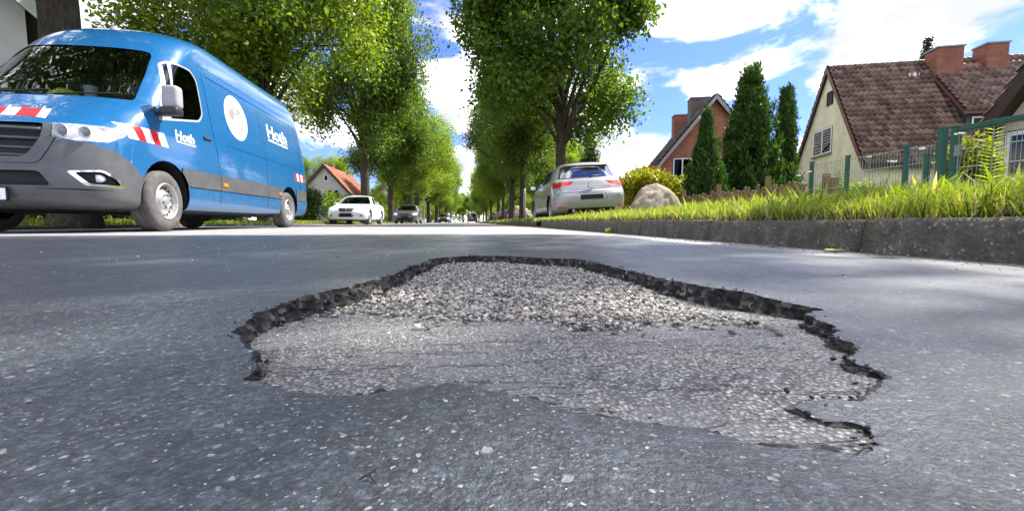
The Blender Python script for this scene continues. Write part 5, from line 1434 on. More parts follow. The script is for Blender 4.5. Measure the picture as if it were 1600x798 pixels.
# the far end of the street closes in a mass of trees nobody could count
rgd = np.random.default_rng(91)
Cd = np.stack([rgd.uniform(-70, 70, 3600), 185 + rgd.normal(0, 5, 3600), rgd.uniform(0.05, 1, 3600) ** 0.8], 1)
Cd[:, 2] *= 15 + 3 * np.sin(Cd[:, 0] * 0.31) + 2 * np.sin(Cd[:, 0] * 0.83 + 1)
Vd, Fd = leaf_cloud(Cd, 7, (0.8, 0.8, 0.7), 0.9, rgd)
tag(link('distant_trees', np_mesh('distant_trees', Vd, Fd), LEAF['far']), 'distant mass of trees closing the far end of the street', 'trees', kind='stuff')
def spruce(loc, r, h, label, seed):
    rg = np.random.default_rng(seed); C = []
    for z in np.arange(h * 0.12, h, 0.32):
        rr = r * (1 - z / h) ** 0.85 + 0.05; m = int(8 + 60 * rr)
        a = rg.uniform(0, 2 * np.pi, m); q = rg.uniform(0.15, 1, m) ** 0.6 * (0.8 + 0.3 * np.sin(a * 3 + z * 4))
        C.append(np.stack([rr * q * np.cos(a), rr * q * np.sin(a), z - 0.28 * q * rr + rg.normal(0, 0.04, m)], 1))
    V, F = leaf_cloud(np.concatenate(C), 12, (0.10, 0.10, 0.05), 0.17, rg, droop=0.2, aspect=0.35)
    root = empty('spruce_tree', loc); tag(root, label, 'conifer')
    MB().tube([(0, 0, -0.2), (0, 0, h * 0.95)], [0.16, 0.015], 8).build('trunk', M['bark'], root, smooth=True)
    link('crown', np_mesh('crown', V, F), LEAF['spruce'], root)
spruce((9.0, 31.5, 0.3), 1.9, 6.6, 'dark spruce rising behind the roof of the silver hatchback', 61)
spruce((29.5, 25.5, 0.5), 2.2, 11.6, 'dark spruce tip showing over the large brick chimney', 62)

# ---- grass
def blades(name, P, h, w, mat, label, seed, lean=0.35, zf=None, kind='stuff', cat='grass'):
    rg = np.random.default_rng(seed); n = len(P)
    z = np.array([zf(x, y) for x, y in P]) if zf else np.zeros(n)
    a = rg.uniform(0, 2 * np.pi, n); ln = rg.uniform(0.1, 1.0, n) * lean * h
    dx, dy = np.cos(a) * ln, np.sin(a) * ln
    b = a + np.pi / 2 + rg.normal(0, 0.4, n); sx, sy = np.cos(b) * w / 2, np.sin(b) * w / 2
    x, y = P[:, 0], P[:, 1]
    mid = rg.uniform(0.45, 0.6, n); curl = rg.uniform(0.75, 1.0, n)
    V = np.stack([np.stack([x - sx, y - sy, z - 0.01], 1), np.stack([x + sx, y + sy, z - 0.01], 1),
                  np.stack([x + dx * 0.35 + sx * 0.85, y + dy * 0.35 + sy * 0.85, z + h * mid], 1), np.stack([x + dx * 0.35 - sx * 0.85, y + dy * 0.35 - sy * 0.85, z + h * mid], 1),
                  np.stack([x + dx, y + dy, z + h * curl], 1), np.stack([x + dx + 0.0005, y + dy, z + h * curl - 0.0005], 1)], 1)
    i = np.arange(n)[:, None] * 6
    F = np.concatenate([i + np.array([[0, 1, 2, 3]]), i + np.array([[3, 2, 5, 4]])])
    return tag(link(name, np_mesh(name, V.reshape(-1, 3), F), mat), label, cat, kind=kind)
rg = np.random.default_rng(77)
def band(n, x0, x1, y0, y1, px=1.0):
    u = rg.uniform(0, 1, n) ** px
    return np.stack([x0 + (x1 - x0) * u, rg.uniform(y0, y1, n)], 1)
def tuft(P, sc=1.0):
    return np.array([0.55 + 0.9 * max(0, 0.5 + noise.noise((x * 1.6, y * 1.6, 8.0)) * 0.9 + noise.noise((x * 6, y * 6, 3.0)) * 0.35) for x, y in P]) * sc
P1 = np.concatenate([band(26000, KX + 0.10, 2.6, 0.3, 5.0, 1.3), band(16000, KX + 0.10, 2.6, 5.0, 10.5, 1.2), band(16000, 2.5, 5.0, 1.2, 10.5), band(14000, 4.8, 7.4, 2.5, 16)])
P1 = P1[~((P1[:, 0] > 2.0) & (P1[:, 0] < 3.75) & (P1[:, 1] > 9.75))]
dist = np.hypot(P1[:, 0], P1[:, 1])
h1 = tuft(P1) * rg.uniform(0.04, 0.125, len(P1)) * np.where(P1[:, 0] < 1.75, 0.75, 1.0) * np.clip(1.25 - 0.055 * P1[:, 1], 0.6, 1.2)
blades('verge_grass', P1, h1, 0.0028 + 0.00105 * dist, M['grass'], 'bright unmown grass covering the bank behind the right kerb', 1, 0.7, verge_z)
P6 = band(3200, KX + 0.05, KX + 0.14, 0.4, 9.5)
blades('kerb_grass', P6, rg.uniform(0.04, 0.11, len(P6)), 0.0026 + 0.001 * np.hypot(P6[:, 0], P6[:, 1]), M['grass'], 'loose grass blades spilling over the top of the right kerb', 12, 1.6, lambda x, y: KH - 0.003)
P2 = band(3500, KX + 0.02, KX + 0.22, 0.4, 9.0)
blades('dead_grass', P2, rg.uniform(0.02, 0.07, len(P2)), 0.0022 + 0.0008 * np.hypot(P2[:, 0], P2[:, 1]), M['straw'], 'matted dead straw along the back edge of the kerb', 2, 2.4, lambda x, y: KH - 0.002)
P3 = np.concatenate([band(9000, KX + 0.15, 7, 15, 32), band(9000, KX + 0.15, 6, 30, 80)])
P3 = P3[~((P3[:, 0] > 2.0) & (P3[:, 0] < 3.75) & (P3[:, 1] < 14.2))]
blades('far_verge_grass', P3, rg.uniform(0.06, 0.16, len(P3)), 0.02 + 0.0007 * P3[:, 1], M['grass'], 'grass strip along the right kerb beyond the silver hatchback', 3, 0.6, verge_z)
P4 = np.concatenate([band(15000, LX - 0.15, LX - 3.6, 3, 22), band(11000, LX - 0.15, LX - 5, 20, 60)])
blades('left_verge_grass', P4, rg.uniform(0.05, 0.16, len(P4)), 0.008 + 0.0009 * P4[:, 1], M['grass'], 'sunlit grass verge behind and under the parked vehicles on the left', 4, 0.6, lverge_z)

P5 = np.concatenate([band(900, KX + 0.16, 2.7, 0.8, 3.2), band(700, KX + 0.16, 3.2, 3.0, 7.0)])
P5 = P5[np.array([noise.noise((x * 3.1, y * 3.1, 11.0)) for x, y in P5]) > 0.0]
blades('broad_leaf_weeds', P5, rg.uniform(0.07, 0.20, len(P5)), rg.uniform(0.010, 0.020, len(P5)), M['grass'], 'broad bladed weeds rising in clumps from the bank grass', 6, 1.1, verge_z)
# ---- single weeds on the bank and in the gutter
M['stem'] = simple('plant_stem', (0.16, 0.22, 0.05), 0.6)
M['petal'] = simple('white_petals', (0.72, 0.72, 0.62), 0.7)
def fern_weed(loc, h, label, seed, n=14, leaf=0.05, lean=(0.05, 0.0)):
    rg2 = random.Random(seed); root = empty('weed', loc); tag(root, label, 'weed')
    pt = lambda u: Vector((lean[0] * u * u, lean[1] * u * u, h * u))
    MB().tube([pt(k / 6) for k in range(7)], [0.004, 0.004, 0.0035, 0.003, 0.0025, 0.002, 0.001], 5).build('stem', M['stem'], root)
    for k in range(n):
        u = 0.25 + 0.75 * k / n; p = pt(u)
        for s in (1, -1):
            L = leaf * (1.15 - 0.55 * u) * rg2.uniform(0.85, 1.15); a = rg2.uniform(-0.25, 0.25) + 2.4
            d = Vector((math.cos(a) * s, math.sin(a) * s * 0.6, 0.35)); d.normalize()
            q = d.cross(Vector((0, 0, 1))).normalized() * L * 0.16
            up = Vector((0, 0, L * 0.07))
            me = bpy.data.meshes.new('leaf'); me.from_pydata([p, p + d * L * 0.4 + q + up, p + d * L - up, p + d * L * 0.4 - q + up], [], [(0, 1, 2), (0, 2, 3)])
            link('leaf', me, M['grass'], root)
    return root
fern_weed((1.86, 1.36, verge_z(1.86, 1.36)), 0.30, 'tall feathery weed with paired leaves near the green gate rail', 1, 18, 0.05, (0.03, 0.02))
fern_weed((1.95, 2.05, verge_z(1.95, 2.05)), 0.22, 'short feathery weed among the grass below the garden gate', 2, 12, 0.05, (-0.04, 0.0))
def umbel(loc, h, label, seed, lean):
    rg2 = random.Random(seed); root = empty('wildflower', loc); tag(root, label, 'flower', 'white wildflowers on the bank')
    top = Vector((lean[0], lean[1], h))
    MB().tube([(0, 0, 0), tuple(top * 0.5 + Vector((0.006, 0, 0))), tuple(top)], [0.0022, 0.002, 0.0014], 5).build('stem', M['stem'], root)
    mb = MB()
    for k in range(16):
        a = rg2.uniform(0, 6.28); r = rg2.uniform(0, 0.016); c = top + Vector((r * math.cos(a), r * math.sin(a), 0.004 + rg2.uniform(-0.003, 0.003)))
        mb.lathe([(0, 0.0045), (0.003, 0.003), (0.004, 0.0005)], 6, 'z', c)
    mb.build('flower_head', M['petal'], root)
for k, (x, y, h) in enumerate(((1.92, 1.52, 0.30), (2.05, 1.75, 0.27), (1.88, 1.80, 0.22), (2.3, 2.25, 0.30), (2.2, 2.6, 0.26), (2.45, 3.0, 0.27))):
    umbel((x, y, verge_z(x, y)), h, 'white wildflower head on a thin stem above the bank grass', k, (random.uniform(-.05, .05), random.uniform(-.04, .04)))
# broad-leaved little plant growing out of the gutter
root = empty('gutter_plant', (1.345, 4.05, 0.0)); tag(root, 'small pale green plant sprouting from the gutter at the kerb foot', 'weed')
for k in range(9):
    a = 0.7 * k; L = random.uniform(0.045, 0.085)
    d = Vector((math.cos(a), math.sin(a), random.uniform(0.8, 1.8))).normalized(); q = d.cross(Vector((0.2, 0.3, 1))).normalized() * L * 0.2
    me = bpy.data.meshes.new('leaf'); me.from_pydata([(0, 0, 0), d * L * 0.5 + q, d * L + Vector((0, 0, -0.006)), d * L * 0.5 - q], [], [(0, 1, 2), (0, 2, 3)])
    link('leaf', me, M['grass'], root)
# fallen leaves and a scrap of twig
M['leaf_y'] = simple('fallen_leaf_yellow', (0.42, 0.40, 0.06), 0.6); M['leaf_b'] = simple('fallen_leaf_brown', (0.20, 0.12, 0.05), 0.8)
def fallen(loc, L, mat, label, rz, curl=0.25):
    ns = 7; vs = []; fs = []
    for k in range(ns + 1):
        u = k / ns; w = 0.32 * L * math.sin(math.pi * min(1, u * 0.96 + 0.03)) ** 0.8
        z = 0.004 + curl * L * (u - 0.5) ** 2 * 0.5
        vs += [(u * L, -w, z + 0.12 * w), (u * L, 0, z), (u * L, w, z + 0.2 * w)]
    for k in range(ns):
        for j in range(2): fs.append((k * 3 + j, k * 3 + j + 1, k * 3 + 4 + j, k * 3 + 3 + j))
    me = bpy.data.meshes.new('fallen_leaf'); me.from_pydata(vs, [], fs)
    o = link('fallen_leaf', me, mat); o.location = loc; o.rotation_euler = (0, 0, rz)
    tag(o, label, 'leaf')
fallen((1.29, 1.42, 0.002), 0.085, M['leaf_y'], 'yellow green fallen leaf lying in the gutter', 0.1)
fallen((1.30, 1.72, 0.002), 0.06, M['leaf_b'], 'small brown fallen leaf in the gutter next to the yellow one', 0.6)
fallen((1.31, 1.17, 0.002), 0.07, M['leaf_b'], 'curled brown fallen leaf against the kerb foot', 2.6, 0.5)
mb = MB()
mb.tube([(-0.008, 0, 0.003), (-0.002, 0.001, 0.004), (0.004, 0.003, 0.004), (0.009, 0.006, 0.005)], [0.0006, 0.0012, 0.001, 0.0004], 6)
mb.tube([(0.0, 0.001, 0.004), (0.002, -0.004, 0.002), (0.003, -0.008, 0.001)], [0.0007, 0.0006, 0.0003], 5)
o = mb.build('twig', simple('dry_twig', (0.03, 0.018, 0.012), 0.8)); o.location = (-0.044, 0.178, 0.0); o.scale = (0.55, 0.55, 0.55); o.rotation_euler = (0, 0, 0.5)
tag(o, 'tiny dark twig scrap lying on the dark asphalt before the pothole', 'twig')

# ------------------------------------------------------------------ houses
def m_brick(name, c1, c2, mortar, rot=None, bw=0.24, bh=0.075):
    t = NT(name)
    g = t.tc('Object')
    x, y, z = t.sep(g)
    cmb = t.n('ShaderNodeCombineXYZ'); t.l(t.math('ADD', x, y), cmb.inputs[0]); t.l(z, cmb.inputs[1])
    b = t.n('ShaderNodeTexBrick')
    b.inputs['Scale'].default_value = 1.0
    b.inputs['Brick Width'].default_value = bw; b.inputs['Row Height'].default_value = bh; b.inputs['Mortar Size'].default_value = 0.008
    b.inputs['Color1'].default_value = (*c1, 1); b.inputs['Color2'].default_value = (*c2, 1); b.inputs['Mortar'].default_value = (*mortar, 1)
    b.inputs['Bias'].default_value = -0.1
    t.l(cmb.outputs[0], b.inputs['Vector'])
    c = t.mix(1.0, b.outputs[0], t.ramp(t.noise(1.2, 6, 0.65), [(0.3, 0.8), (0.7, 1.15)]), 'MULTIPLY')
    return t.done(t.pbr(c, 0.85, 0, 0.25, t.bump(b.outputs['Fac'], -0.5, 0.01)))
M['brick_red'] = m_brick('red_brick', (0.33, 0.095, 0.05), (0.42, 0.14, 0.075), (0.24, 0.19, 0.16))
M['brick_cream'] = m_brick('cream_brick', (0.78, 0.71, 0.47), (0.84, 0.78, 0.55), (0.60, 0.55, 0.40))
M['brick_chim'] = m_brick('chimney_brick', (0.24, 0.085, 0.05), (0.31, 0.12, 0.075), (0.22, 0.13, 0.10))
M['slate_chim'] = m_brick('slate_cladding', (0.13, 0.10, 0.09), (0.18, 0.14, 0.12), (0.09, 0.075, 0.07), bw=0.3, bh=0.12)
def m_tiles(name, dark, mid, light):
    t = NT(name)
    rnd = t.geo('Random Per Island')
    c = t.ramp(rnd, [(0, dark), (0.5, mid), (1, light)])
    c = t.mix(t.ramp(t.noise(1.1, 6, 0.7), [(0.5, 0.0), (0.75, 0.6)]), c, [q * 0.35 for q in dark])
    c = t.mix(t.ramp(t.noise(22, 4, 0.7), [(0.55, 0.0), (0.75, 0.5)]), c, (0.20, 0.18, 0.15))
    return t.done(t.pbr(c, 0.6, 0, 0.4, t.bump(t.noise(60, 4), 0.3, 0.01)))
M['tile_brown'] = m_tiles('brown_pantiles', (0.095, 0.058, 0.042), (0.17, 0.105, 0.076), (0.30, 0.20, 0.155))
M['tile_grey'] = m_tiles('weathered_pantiles', (0.075, 0.066, 0.062), (0.12, 0.105, 0.10), (0.19, 0.17, 0.16))
M['tile_orange'] = m_tiles('orange_pantiles', (0.28, 0.095, 0.045), (0.36, 0.13, 0.065), (0.44, 0.18, 0.09))
M['board'] = simple('grey_barge_board', (0.30, 0.29, 0.28), 0.7, var=0.2)
M['board_brown'] = simple('brown_barge_board', (0.045, 0.026, 0.02), 0.6, var=0.25)
M['board_red'] = simple('tile_red_board', (0.15, 0.06, 0.045), 0.6, var=0.25)
M['frame'] = simple('white_window_frame', (0.78, 0.78, 0.76), 0.4, var=0.05)
M['render_cream'] = simple('cream_render', (0.62, 0.50, 0.37), 0.9, var=0.08, scale=2, bump=0.2, bscale=120)
M['render_white'] = simple('white_render', (0.74, 0.73, 0.70), 0.9, var=0.06, scale=2, bump=0.2, bscale=120)
M['render_grey'] = simple('grey_render', (0.42, 0.39, 0.36), 0.9, var=0.12, scale=1.5, bump=0.2, bscale=120)
M['pane'] = glass('house_glass', (0.05, 0.06, 0.06), 0.35)
M['curtain'] = simple('curtain', (0.5, 0.5, 0.47), 0.9, var=0.2, scale=12)
M['lead'] = simple('lead_flashing', (0.26, 0.27, 0.28), 0.5, 0.4)
M['slate'] = simple('slate_cheek', (0.045, 0.05, 0.06), 0.6, var=0.3, scale=14)
M['zinc'] = simple('zinc_gutter', (0.14, 0.12, 0.11), 0.5, 0.3)

def tile_field(name, x0, x1, y0, z0, y1, z1, mat, parent, tw=0.235, th=0.31):
    """pantiles from eave (y0, z0) up to ridge (y1, z1) in the house frame, x from x0 to x1; every tile its own curved piece"""
    sl = math.hypot(y1 - y0, z1 - z0); uy, uz = (y1 - y0) / sl, (z1 - z0) / sl
    ny, nz = (-uz, uy) if uy > 0 else (uz, -uy)
    nc, nr_ = max(1, int((x1 - x0) / tw)), max(1, int(sl / th))
    tw, th = (x1 - x0) / nc, sl / nr_
    prof = [(0.0, 0.075), (0.14, 0.105), (0.30, 0.075), (0.48, 0.010), (0.70, 0.0), (0.88, 0.028), (1.04, 0.07)]
    V = []; F = []
    rg3 = random.Random(int(x1 * 97 + z1 * 31))
    for r in range(nr_):
        for c in range(nc):
            b = len(V); dz = rg3.uniform(-0.006, 0.008); dx = rg3.uniform(-0.006, 0.006)
            for (s, lift) in ((-0.05, 0.085), (1.06, 0.0)):
                for (u, h) in prof:
                    q = (r + s) * th; hh = h + lift + dz + 0.01
                    V.append((x0 + (c + u) * tw + dx, y0 + uy * q + ny * hh, z0 + uz * q + nz * hh))
            for (u, h) in prof:      # lower lip
                q = (r - 0.05) * th
                V.append((x0 + (c + u) * tw + dx, y0 + uy * q + ny * (h * 0.4 + 0.0 + dz), z0 + uz * q + nz * (h * 0.4 + 0.0 + dz)))
            n = len(prof)
            for k in range(n - 1):
                F.append((b + k, b + k + 1, b + n + k + 1, b + n + k)); F.append((b + 2 * n + k, b + 2 * n + k + 1, b + k + 1, b + k))
    o = link(name, np_mesh(name, V, F), mat, parent)
    o['kind'] = 'stuff'
    return o
def window(parent, fn, u0, u1, v0, v1, mull=1, depth=0.12, pane_mat=None, frame_mat=None, sill=True, fw=0.07):
    """fn(u, v, d): wall coordinates, d outwards"""
    frame_mat = frame_mat or M['frame']
    mb = MB()
    def bx(a, b, c, d, e, f): mb.prism([(a, c), (b, c), (b, d), (a, d)], lambda u, v, w: fn(u, v, e + (f - e) * w))
    bx(u0, u1, v0, v0 + fw, -0.02, 0.035); bx(u0, u1, v1 - fw, v1, -0.02, 0.035); bx(u0, u0 + fw, v0 + fw, v1 - fw, -0.02, 0.033); bx(u1 - fw, u1, v0 + fw, v1 - fw, -0.02, 0.033)
    for k in range(1, mull + 1):
        c = u0 + (u1 - u0) * k / (mull + 1); bx(c - fw * 0.55, c + fw * 0.55, v0 + fw, v1 - fw, -0.018, 0.031)
    w = mb.build('window', frame_mat, parent)
    mp = MB(); mp.add([fn(u0 + fw * 0.5, v0 + fw * 0.5, 0.016), fn(u1 - fw * 0.5, v0 + fw * 0.5, 0.016), fn(u1 - fw * 0.5, v1 - fw * 0.5, 0.016), fn(u0 + fw * 0.5, v1 - fw * 0.5, 0.016)], [(0, 1, 2, 3)])
    mp.build('pane', pane_mat or M['pane'], w)
    mp = MB(); mp.add([fn(u0 + fw * 0.5, v0 + fw * 0.5, 0.006), fn(u1 - fw * 0.5, v0 + fw * 0.5, 0.006), fn(u1 - fw * 0.5, v1 - fw * 0.5, 0.006), fn(u0 + fw * 0.5, v1 - fw * 0.5, 0.006)], [(0, 1, 2, 3)])
    mp.build('room_dark', M['interior'], w)
    if sill:
        ms = MB(); ms.prism([(u0 - 0.06, v0 - 0.06), (u1 + 0.06, v0 - 0.06), (u1 + 0.06, v0 - 0.004), (u0 - 0.06, v0 - 0.004)], lambda u, v, ww: fn(u, v, 0.001 + 0.10 * ww)); ms.build('sill', M['lead'], w)
    # dark reveal round the opening
    mr = MB()
    for (a, b, c, d) in ((u0 - 0.03, u0 - 0.002, v0, v1 + 0.03), (u1 + 0.002, u1 + 0.03, v0, v1 + 0.03), (u0, u1, v1 + 0.002, v1 + 0.03)):
        mr.prism([(a, c), (b, c), (b, d), (a, d)], lambda u, v, ww: fn(u, v, 0.001 + 0.008 * ww))
    mr.build('reveal', M['gap'], w)
    return w
def chimney(parent, x, y, zb, zt, wx, wy, mat):
    c = MB().box((x - wx / 2, y - wy / 2, zb), (x + wx / 2, y + wy / 2, zt)).build('chimney', mat, parent)
    MB().box((x - wx / 2 - 0.05, y - wy / 2 - 0.05, zt - 0.001), (x + wx / 2 + 0.05, y + wy / 2 + 0.05, zt + 0.07)).build('cap', M['lead'], c)
    return c
def house(name, loc, rz, L, W, ez, hz, wall, tiles, label, base=-1.0, verge=0.25, over=0.35, board='board', fields=((0, None), (1, None)), bw=0.16, tw=0.235, th=0.31):
    """gable at x = 0 facing -x, ridge along x, eaves at y = 0 and y = W"""
    root = empty(name, loc, rz); tag(root, label, 'house')
    z0 = base
    pr5 = [(0, z0), (W, z0), (W, ez), (W / 2, hz), (0, ez)]
    MB().prism(pr5, lambda u, v, w: Vector((L * w, u, v))).build('wall', wall, root)
    k = (hz - ez) / (W / 2)
    rt = 0.10
    n = math.hypot(1, k)
    lift = 0.02
    ey, eyz = -over, ez - over * k
    mb = MB()
    def slab(s):
        f = (lambda y: y) if s == 0 else (lambda y: W - y)
        mb.prism([(ey, eyz + lift * n), (W / 2, hz + lift * n), (W / 2, hz + (lift + rt) * n), (ey, eyz + (lift + rt) * n)], lambda u, v, w: Vector((-verge + (L + 2 * verge) * w, f(u), v)))
    slab(0); slab(1)
    roof = mb.build('roof', M['board_brown'], root)
    off = (lift + rt) * n + 0.004
    for (s, rng) in fields:
        xa, xb = rng if rng else (-verge, L + verge)
        if s == 0: tile_field('roof_tiles', xa, xb, ey, eyz + off, W / 2, hz + off, tiles, roof, tw, th)
        else: tile_field('roof_tiles', xa, xb, W - ey, eyz + off, W / 2, hz + off, tiles, roof, tw, th)
    # ridge tiles
    mb = MB(); m = int((L + 2 * verge) / 0.4)
    for i in range(m):
        xx = -verge + (L + 2 * verge) * i / m
        mb.lathe([(0, 0.115), (0.44, 0.095)], 8, 'x', (xx, W / 2, hz + off - 0.02), arc=(-0.2, math.pi + 0.2))
    rdg = mb.build('ridge_tiles', tiles, roof); rdg['kind'] = 'stuff'
    # barge boards on the gable
    for s in (0, 1):
        f = (lambda y: y) if s == 0 else (lambda y: W - y)
        MB().prism([(ey, eyz - bw * 0.4), (W / 2, hz - bw * 0.4), (W / 2, hz + off + 0.05), (ey, eyz + off + 0.05)], lambda u, v, w: Vector((-verge - 0.035 + 0.033 * w, f(u) + (0.0005 if s else 0), v))).build('barge_board', M[board], roof)
        yy = -over - 0.06 if s == 0 else W + over + 0.06
        MB().lathe([(0, 0.065), (L + 2 * verge, 0.065)], 10, 'x', (-verge, yy, eyz + 0.10), arc=(math.pi, 2 * math.pi)).build('gutter', M['zinc'], roof)
    return root, roof, k, off

GZ = 0.5
# cream brick house with steep brown roof
h2, r2, k2, o2 = house('brick_house', (17.35, 17.30, 0), -0.284, 11.0, 6.7, 2.62, 7.75, M['brick_cream'], M['tile_brown'], 'cream brick house with steep brown tiled roof and two red chimneys', verge=0.12, board='board_red', bw=0.1, over=0.15)
gf = lambda u, v, d: Vector((-d, u, v))
window(h2, gf, 2.75, 4.55, 3.62, 4.92, 1)
window(h2, gf, 2.85, 3.40, 6.02, 6.68, 0, pane_mat=M['interior'], frame_mat=M['gap'], sill=False, fw=0.04)
chimney(r2, 4.55, 2.75, 5.6, 8.25, 1.05, 0.8, M['brick_chim'])
chimney(r2, 6.55, 2.95, 5.6, 8.35, 0.85, 0.8, M['brick_chim'])
# shed dormer
dm = MB()
dy0, dz0, dy1, dz1 = 0.55, 4.78, 2.95, 7.42
dm.prism([(dy0 + 0.25, 3.2), (dy0 + 0.25, dz0 + 0.15), (2.6, 6.9), (2.9, 6.9), (2.9, 3.2)], lambda u, v, w: Vector((4.25 + 3.4 * w, u, v)))
dr = dm.build('dormer', M['slate'], r2)
MB().prism([(dy0, dz0), (dy1, dz1), (dy1, dz1 + 0.12), (dy0, dz0 + 0.12)], lambda u, v, w: Vector((3.98 + 3.9 * w, u, v))).build('dormer_roof', M['board_red'], dr)
tile_field('roof_tiles', 3.98, 7.88, dy0, dz0 + 0.13, dy1, dz1 + 0.13, M['tile_brown'], dr)
df = lambda u, v, d: Vector((u, dy0 + 0.25 - d, v))
for a, b in ((4.45, 5.45), (5.65, 6.65)):
    window(dr.parent, df, a, b, 3.95, 4.70, 0)
MB().box((3.15, 2.72, 7.02), (3.6, 2.95, 7.28)).build('roof_vent', M['frame'], r2, bevel=0.03)

# red brick house, gable towards the street end
h1, r1, k1, o1 = house('brick_house', (19.2, 24.05, 0), 1.30, 10.0, 8.7, 2.15, 7.6, M['brick_red'], M['tile_grey'], 'red brick gabled house with weathered grey tiles behind the small thuja', verge=0.3, board='board', bw=0.16, over=0.4)
window(h1, gf, 5.6, 6.7, 2.4, 4.1, 1, pane_mat=None)
window(h1, gf, 2.9, 4.1, 2.4, 4.1, 1)
chimney(r1, 2.4, 4.75, 5.5, 8.25, 1.0, 1.15, M['slate_chim'])
chimney(r1, 5.2, 5.35, 4.5, 7.85, 0.9, 0.95, M['brick_chim'])

# cream rendered house by the garden gate
h3, r3, k3, o3 = house('rendered_house', (12.1, 2.25, 0), 0.0, 8.0, 6.5, 2.15, 7.1, M['render_cream'], M['tile_brown'], 'cream rendered gable with dark brown barge board behind the green gate', verge=0.35, board='board_brown', bw=0.22, over=0.3, fields=((0, None), (1, None)))
MB().box((-0.02, 5.62, 2.25), (-0.001, 5.74, 3.6)).build('wall_strip', M['lead'], h3)
window(h3, gf, 5.50, 6.35, 1.05, 2.12, 0, fw=0.09)
# house with orange roof beyond the left verge
h4, r4, k4, o4 = house('gabled_house', (-13.2, 52, 0), math.pi / 2, 11.0, 7.6, 2.3, 6.55, M['render_grey'], M['tile_orange'], 'grey gabled house with orange tiled roof beyond the hedge', verge=0.25, board='board_brown', bw=0.12, tw=0.3, th=0.4)
window(h4, gf, 3.35, 3.85, 4.9, 5.6, 0, sill=False)
window(h4, gf, 2.15, 2.75, 2.75, 3.95, 0)
window(h4, gf, 2.95, 3.55, 2.75, 3.95, 0)
chimney(r4, 3.0, 3.9, 5.5, 7.2, 0.7, 0.6, M['brick_chim'])
# white rendered house behind the thick trunk
h5, r5, k5, o5 = house('white_house', (-10.0, 11.0, 0), math.pi / 2 + 0.74, 8.0, 8.0, 4.9, 8.6, M['render_white'], M['tile_brown'], 'white rendered house half hidden behind the thick tree trunk', verge=0.5, board='frame', bw=0.35, over=0.3)
window(h5, gf, 0.75, 1.95, 2.5, 3.75, 1)
window(h5, gf, 3.2, 4.4, 2.5, 3.75, 1)
# houses farther along, seen between the trunks
h6, r6, k6, o6 = house('gabled_house', (17.0, 60, 0), math.pi / 2, 10.0, 8.0, 2.6, 7.0, M['brick_red'], M['tile_grey'], 'red brick house with grey roof between the trunks on the right', verge=0.25, board='board', tw=0.4, th=0.5)
window(h6, gf, 4.6, 5.8, 3.0, 4.2, 1)
h7, r7, k7, o7 = house('gabled_house', (-13.0, 88, 0), math.pi / 2, 10.0, 8.0, 2.6, 7.0, M['render_white'], M['tile_orange'], 'pale house with orange roof farther along the left gardens', verge=0.25, board='board', tw=0.4, th=0.5)
window(h7, gf, 3.2, 4.4, 3.0, 4.2, 1)

# ------------------------------------------------------------------ fences, gate, boulder, lamp posts
M['green'] = simple('green_powder_coat', (0.012, 0.085, 0.058), 0.35, var=0.1)
M['wire'] = simple('galvanised_wire', (0.30, 0.36, 0.34), 0.45, 0.4)
t = NT('weathered_picket')
c = t.ramp(t.noise(9, 6, 0.7, vec=t.scaled((1, 1, 0.15))), [(0.3, (0.13, 0.085, 0.045)), (0.6, (0.27, 0.19, 0.105)), (0.8, (0.36, 0.28, 0.17))])
M['picket'] = t.done(t.pbr(c, 0.85, 0, 0.2, t.bump(t.noise(60, 4, 0.7, vec=t.scaled((1, 1, 0.1))), 0.5, 0.01)))
FX = 7.0
def post(parent, x, y, h, w=0.06, mat=None, lean=0.0):
    z = vz(x, y)
    mtx = Matrix.Translation((x, y, z)) @ Matrix.Rotation(lean, 4, 'X')
    o = MB().box((-w / 2, -w / 2, -0.2), (w / 2, w / 2, h), mtx).build('post', mat or M['green'], parent, bevel=0.004)
    MB().box((-w / 2 - 0.004, -w / 2 - 0.004, h - 0.002), (w / 2 + 0.004, w / 2 + 0.004, h + 0.012), mtx).build('post_cap', mat or M['green'], o)
def mesh_panel(parent, y0, y1, zb, zt, dv=0.05, dh=0.2, x=FX, tilt=0.0):
    mb = MB(); n = int(abs(y1 - y0) / dv)
    for k in range(n + 1):
        y = y0 + (y1 - y0) * k / n; mb.tube([(x, y, zb), (x, y, zt + 0.03)], 0.0035, 4, False)
    m = int((zt - zb) / dh)
    for k in range(m + 1):
        z = zb + (zt - zb) * k / m
        mb.tube([(x - 0.008, y0, z), (x - 0.008, y1, z + tilt)], 0.0045, 4, False); mb.tube([(x + 0.008, y0, z), (x + 0.008, y1, z + tilt)], 0.0045, 4, False)
    return mb.build('mesh_panel', M['wire'], parent)
fe = empty('mesh_fence', (0, 0, 0)); tag(fe, 'green post fence with galvanised wire panels along the garden edge', 'fence')
zf_ = vz(FX, 7)
for y in (8.15, 7.32, 6.25, 5.93): post(fe, FX, y, 0.86 if y > 6 else 0.68)
for a, b in ((8.15, 7.32), (7.32, 6.25), (6.25, 5.84)): mesh_panel(fe, a, b, zf_ + 0.05, zf_ + 0.80)
gt = empty('garden_gate', (0, 0, 0)); tag(gt, 'dark green steel garden gate with wide frame and wire mesh', 'gate')
for y, hh in ((5.74, 1.02), (5.56, 1.0)): post(gt, FX, y, hh, 0.085)
zt_ = zf_ + 0.97
MB().box((FX - 0.03, 3.75, zt_ - 0.035), (FX + 0.03, 5.55, zt_ + 0.035)).build('top_rail', M['green'], gt, bevel=0.006)
MB().box((FX - 0.03, 3.75, zf_ + 0.10), (FX + 0.03, 5.55, zf_ + 0.16)).build('bottom_rail', M['green'], gt, bevel=0.006)
MB().box((FX - 0.03, 4.58, zf_ + 0.165), (FX + 0.03, 4.64, zt_ - 0.04)).build('stile', M['green'], gt, bevel=0.006)
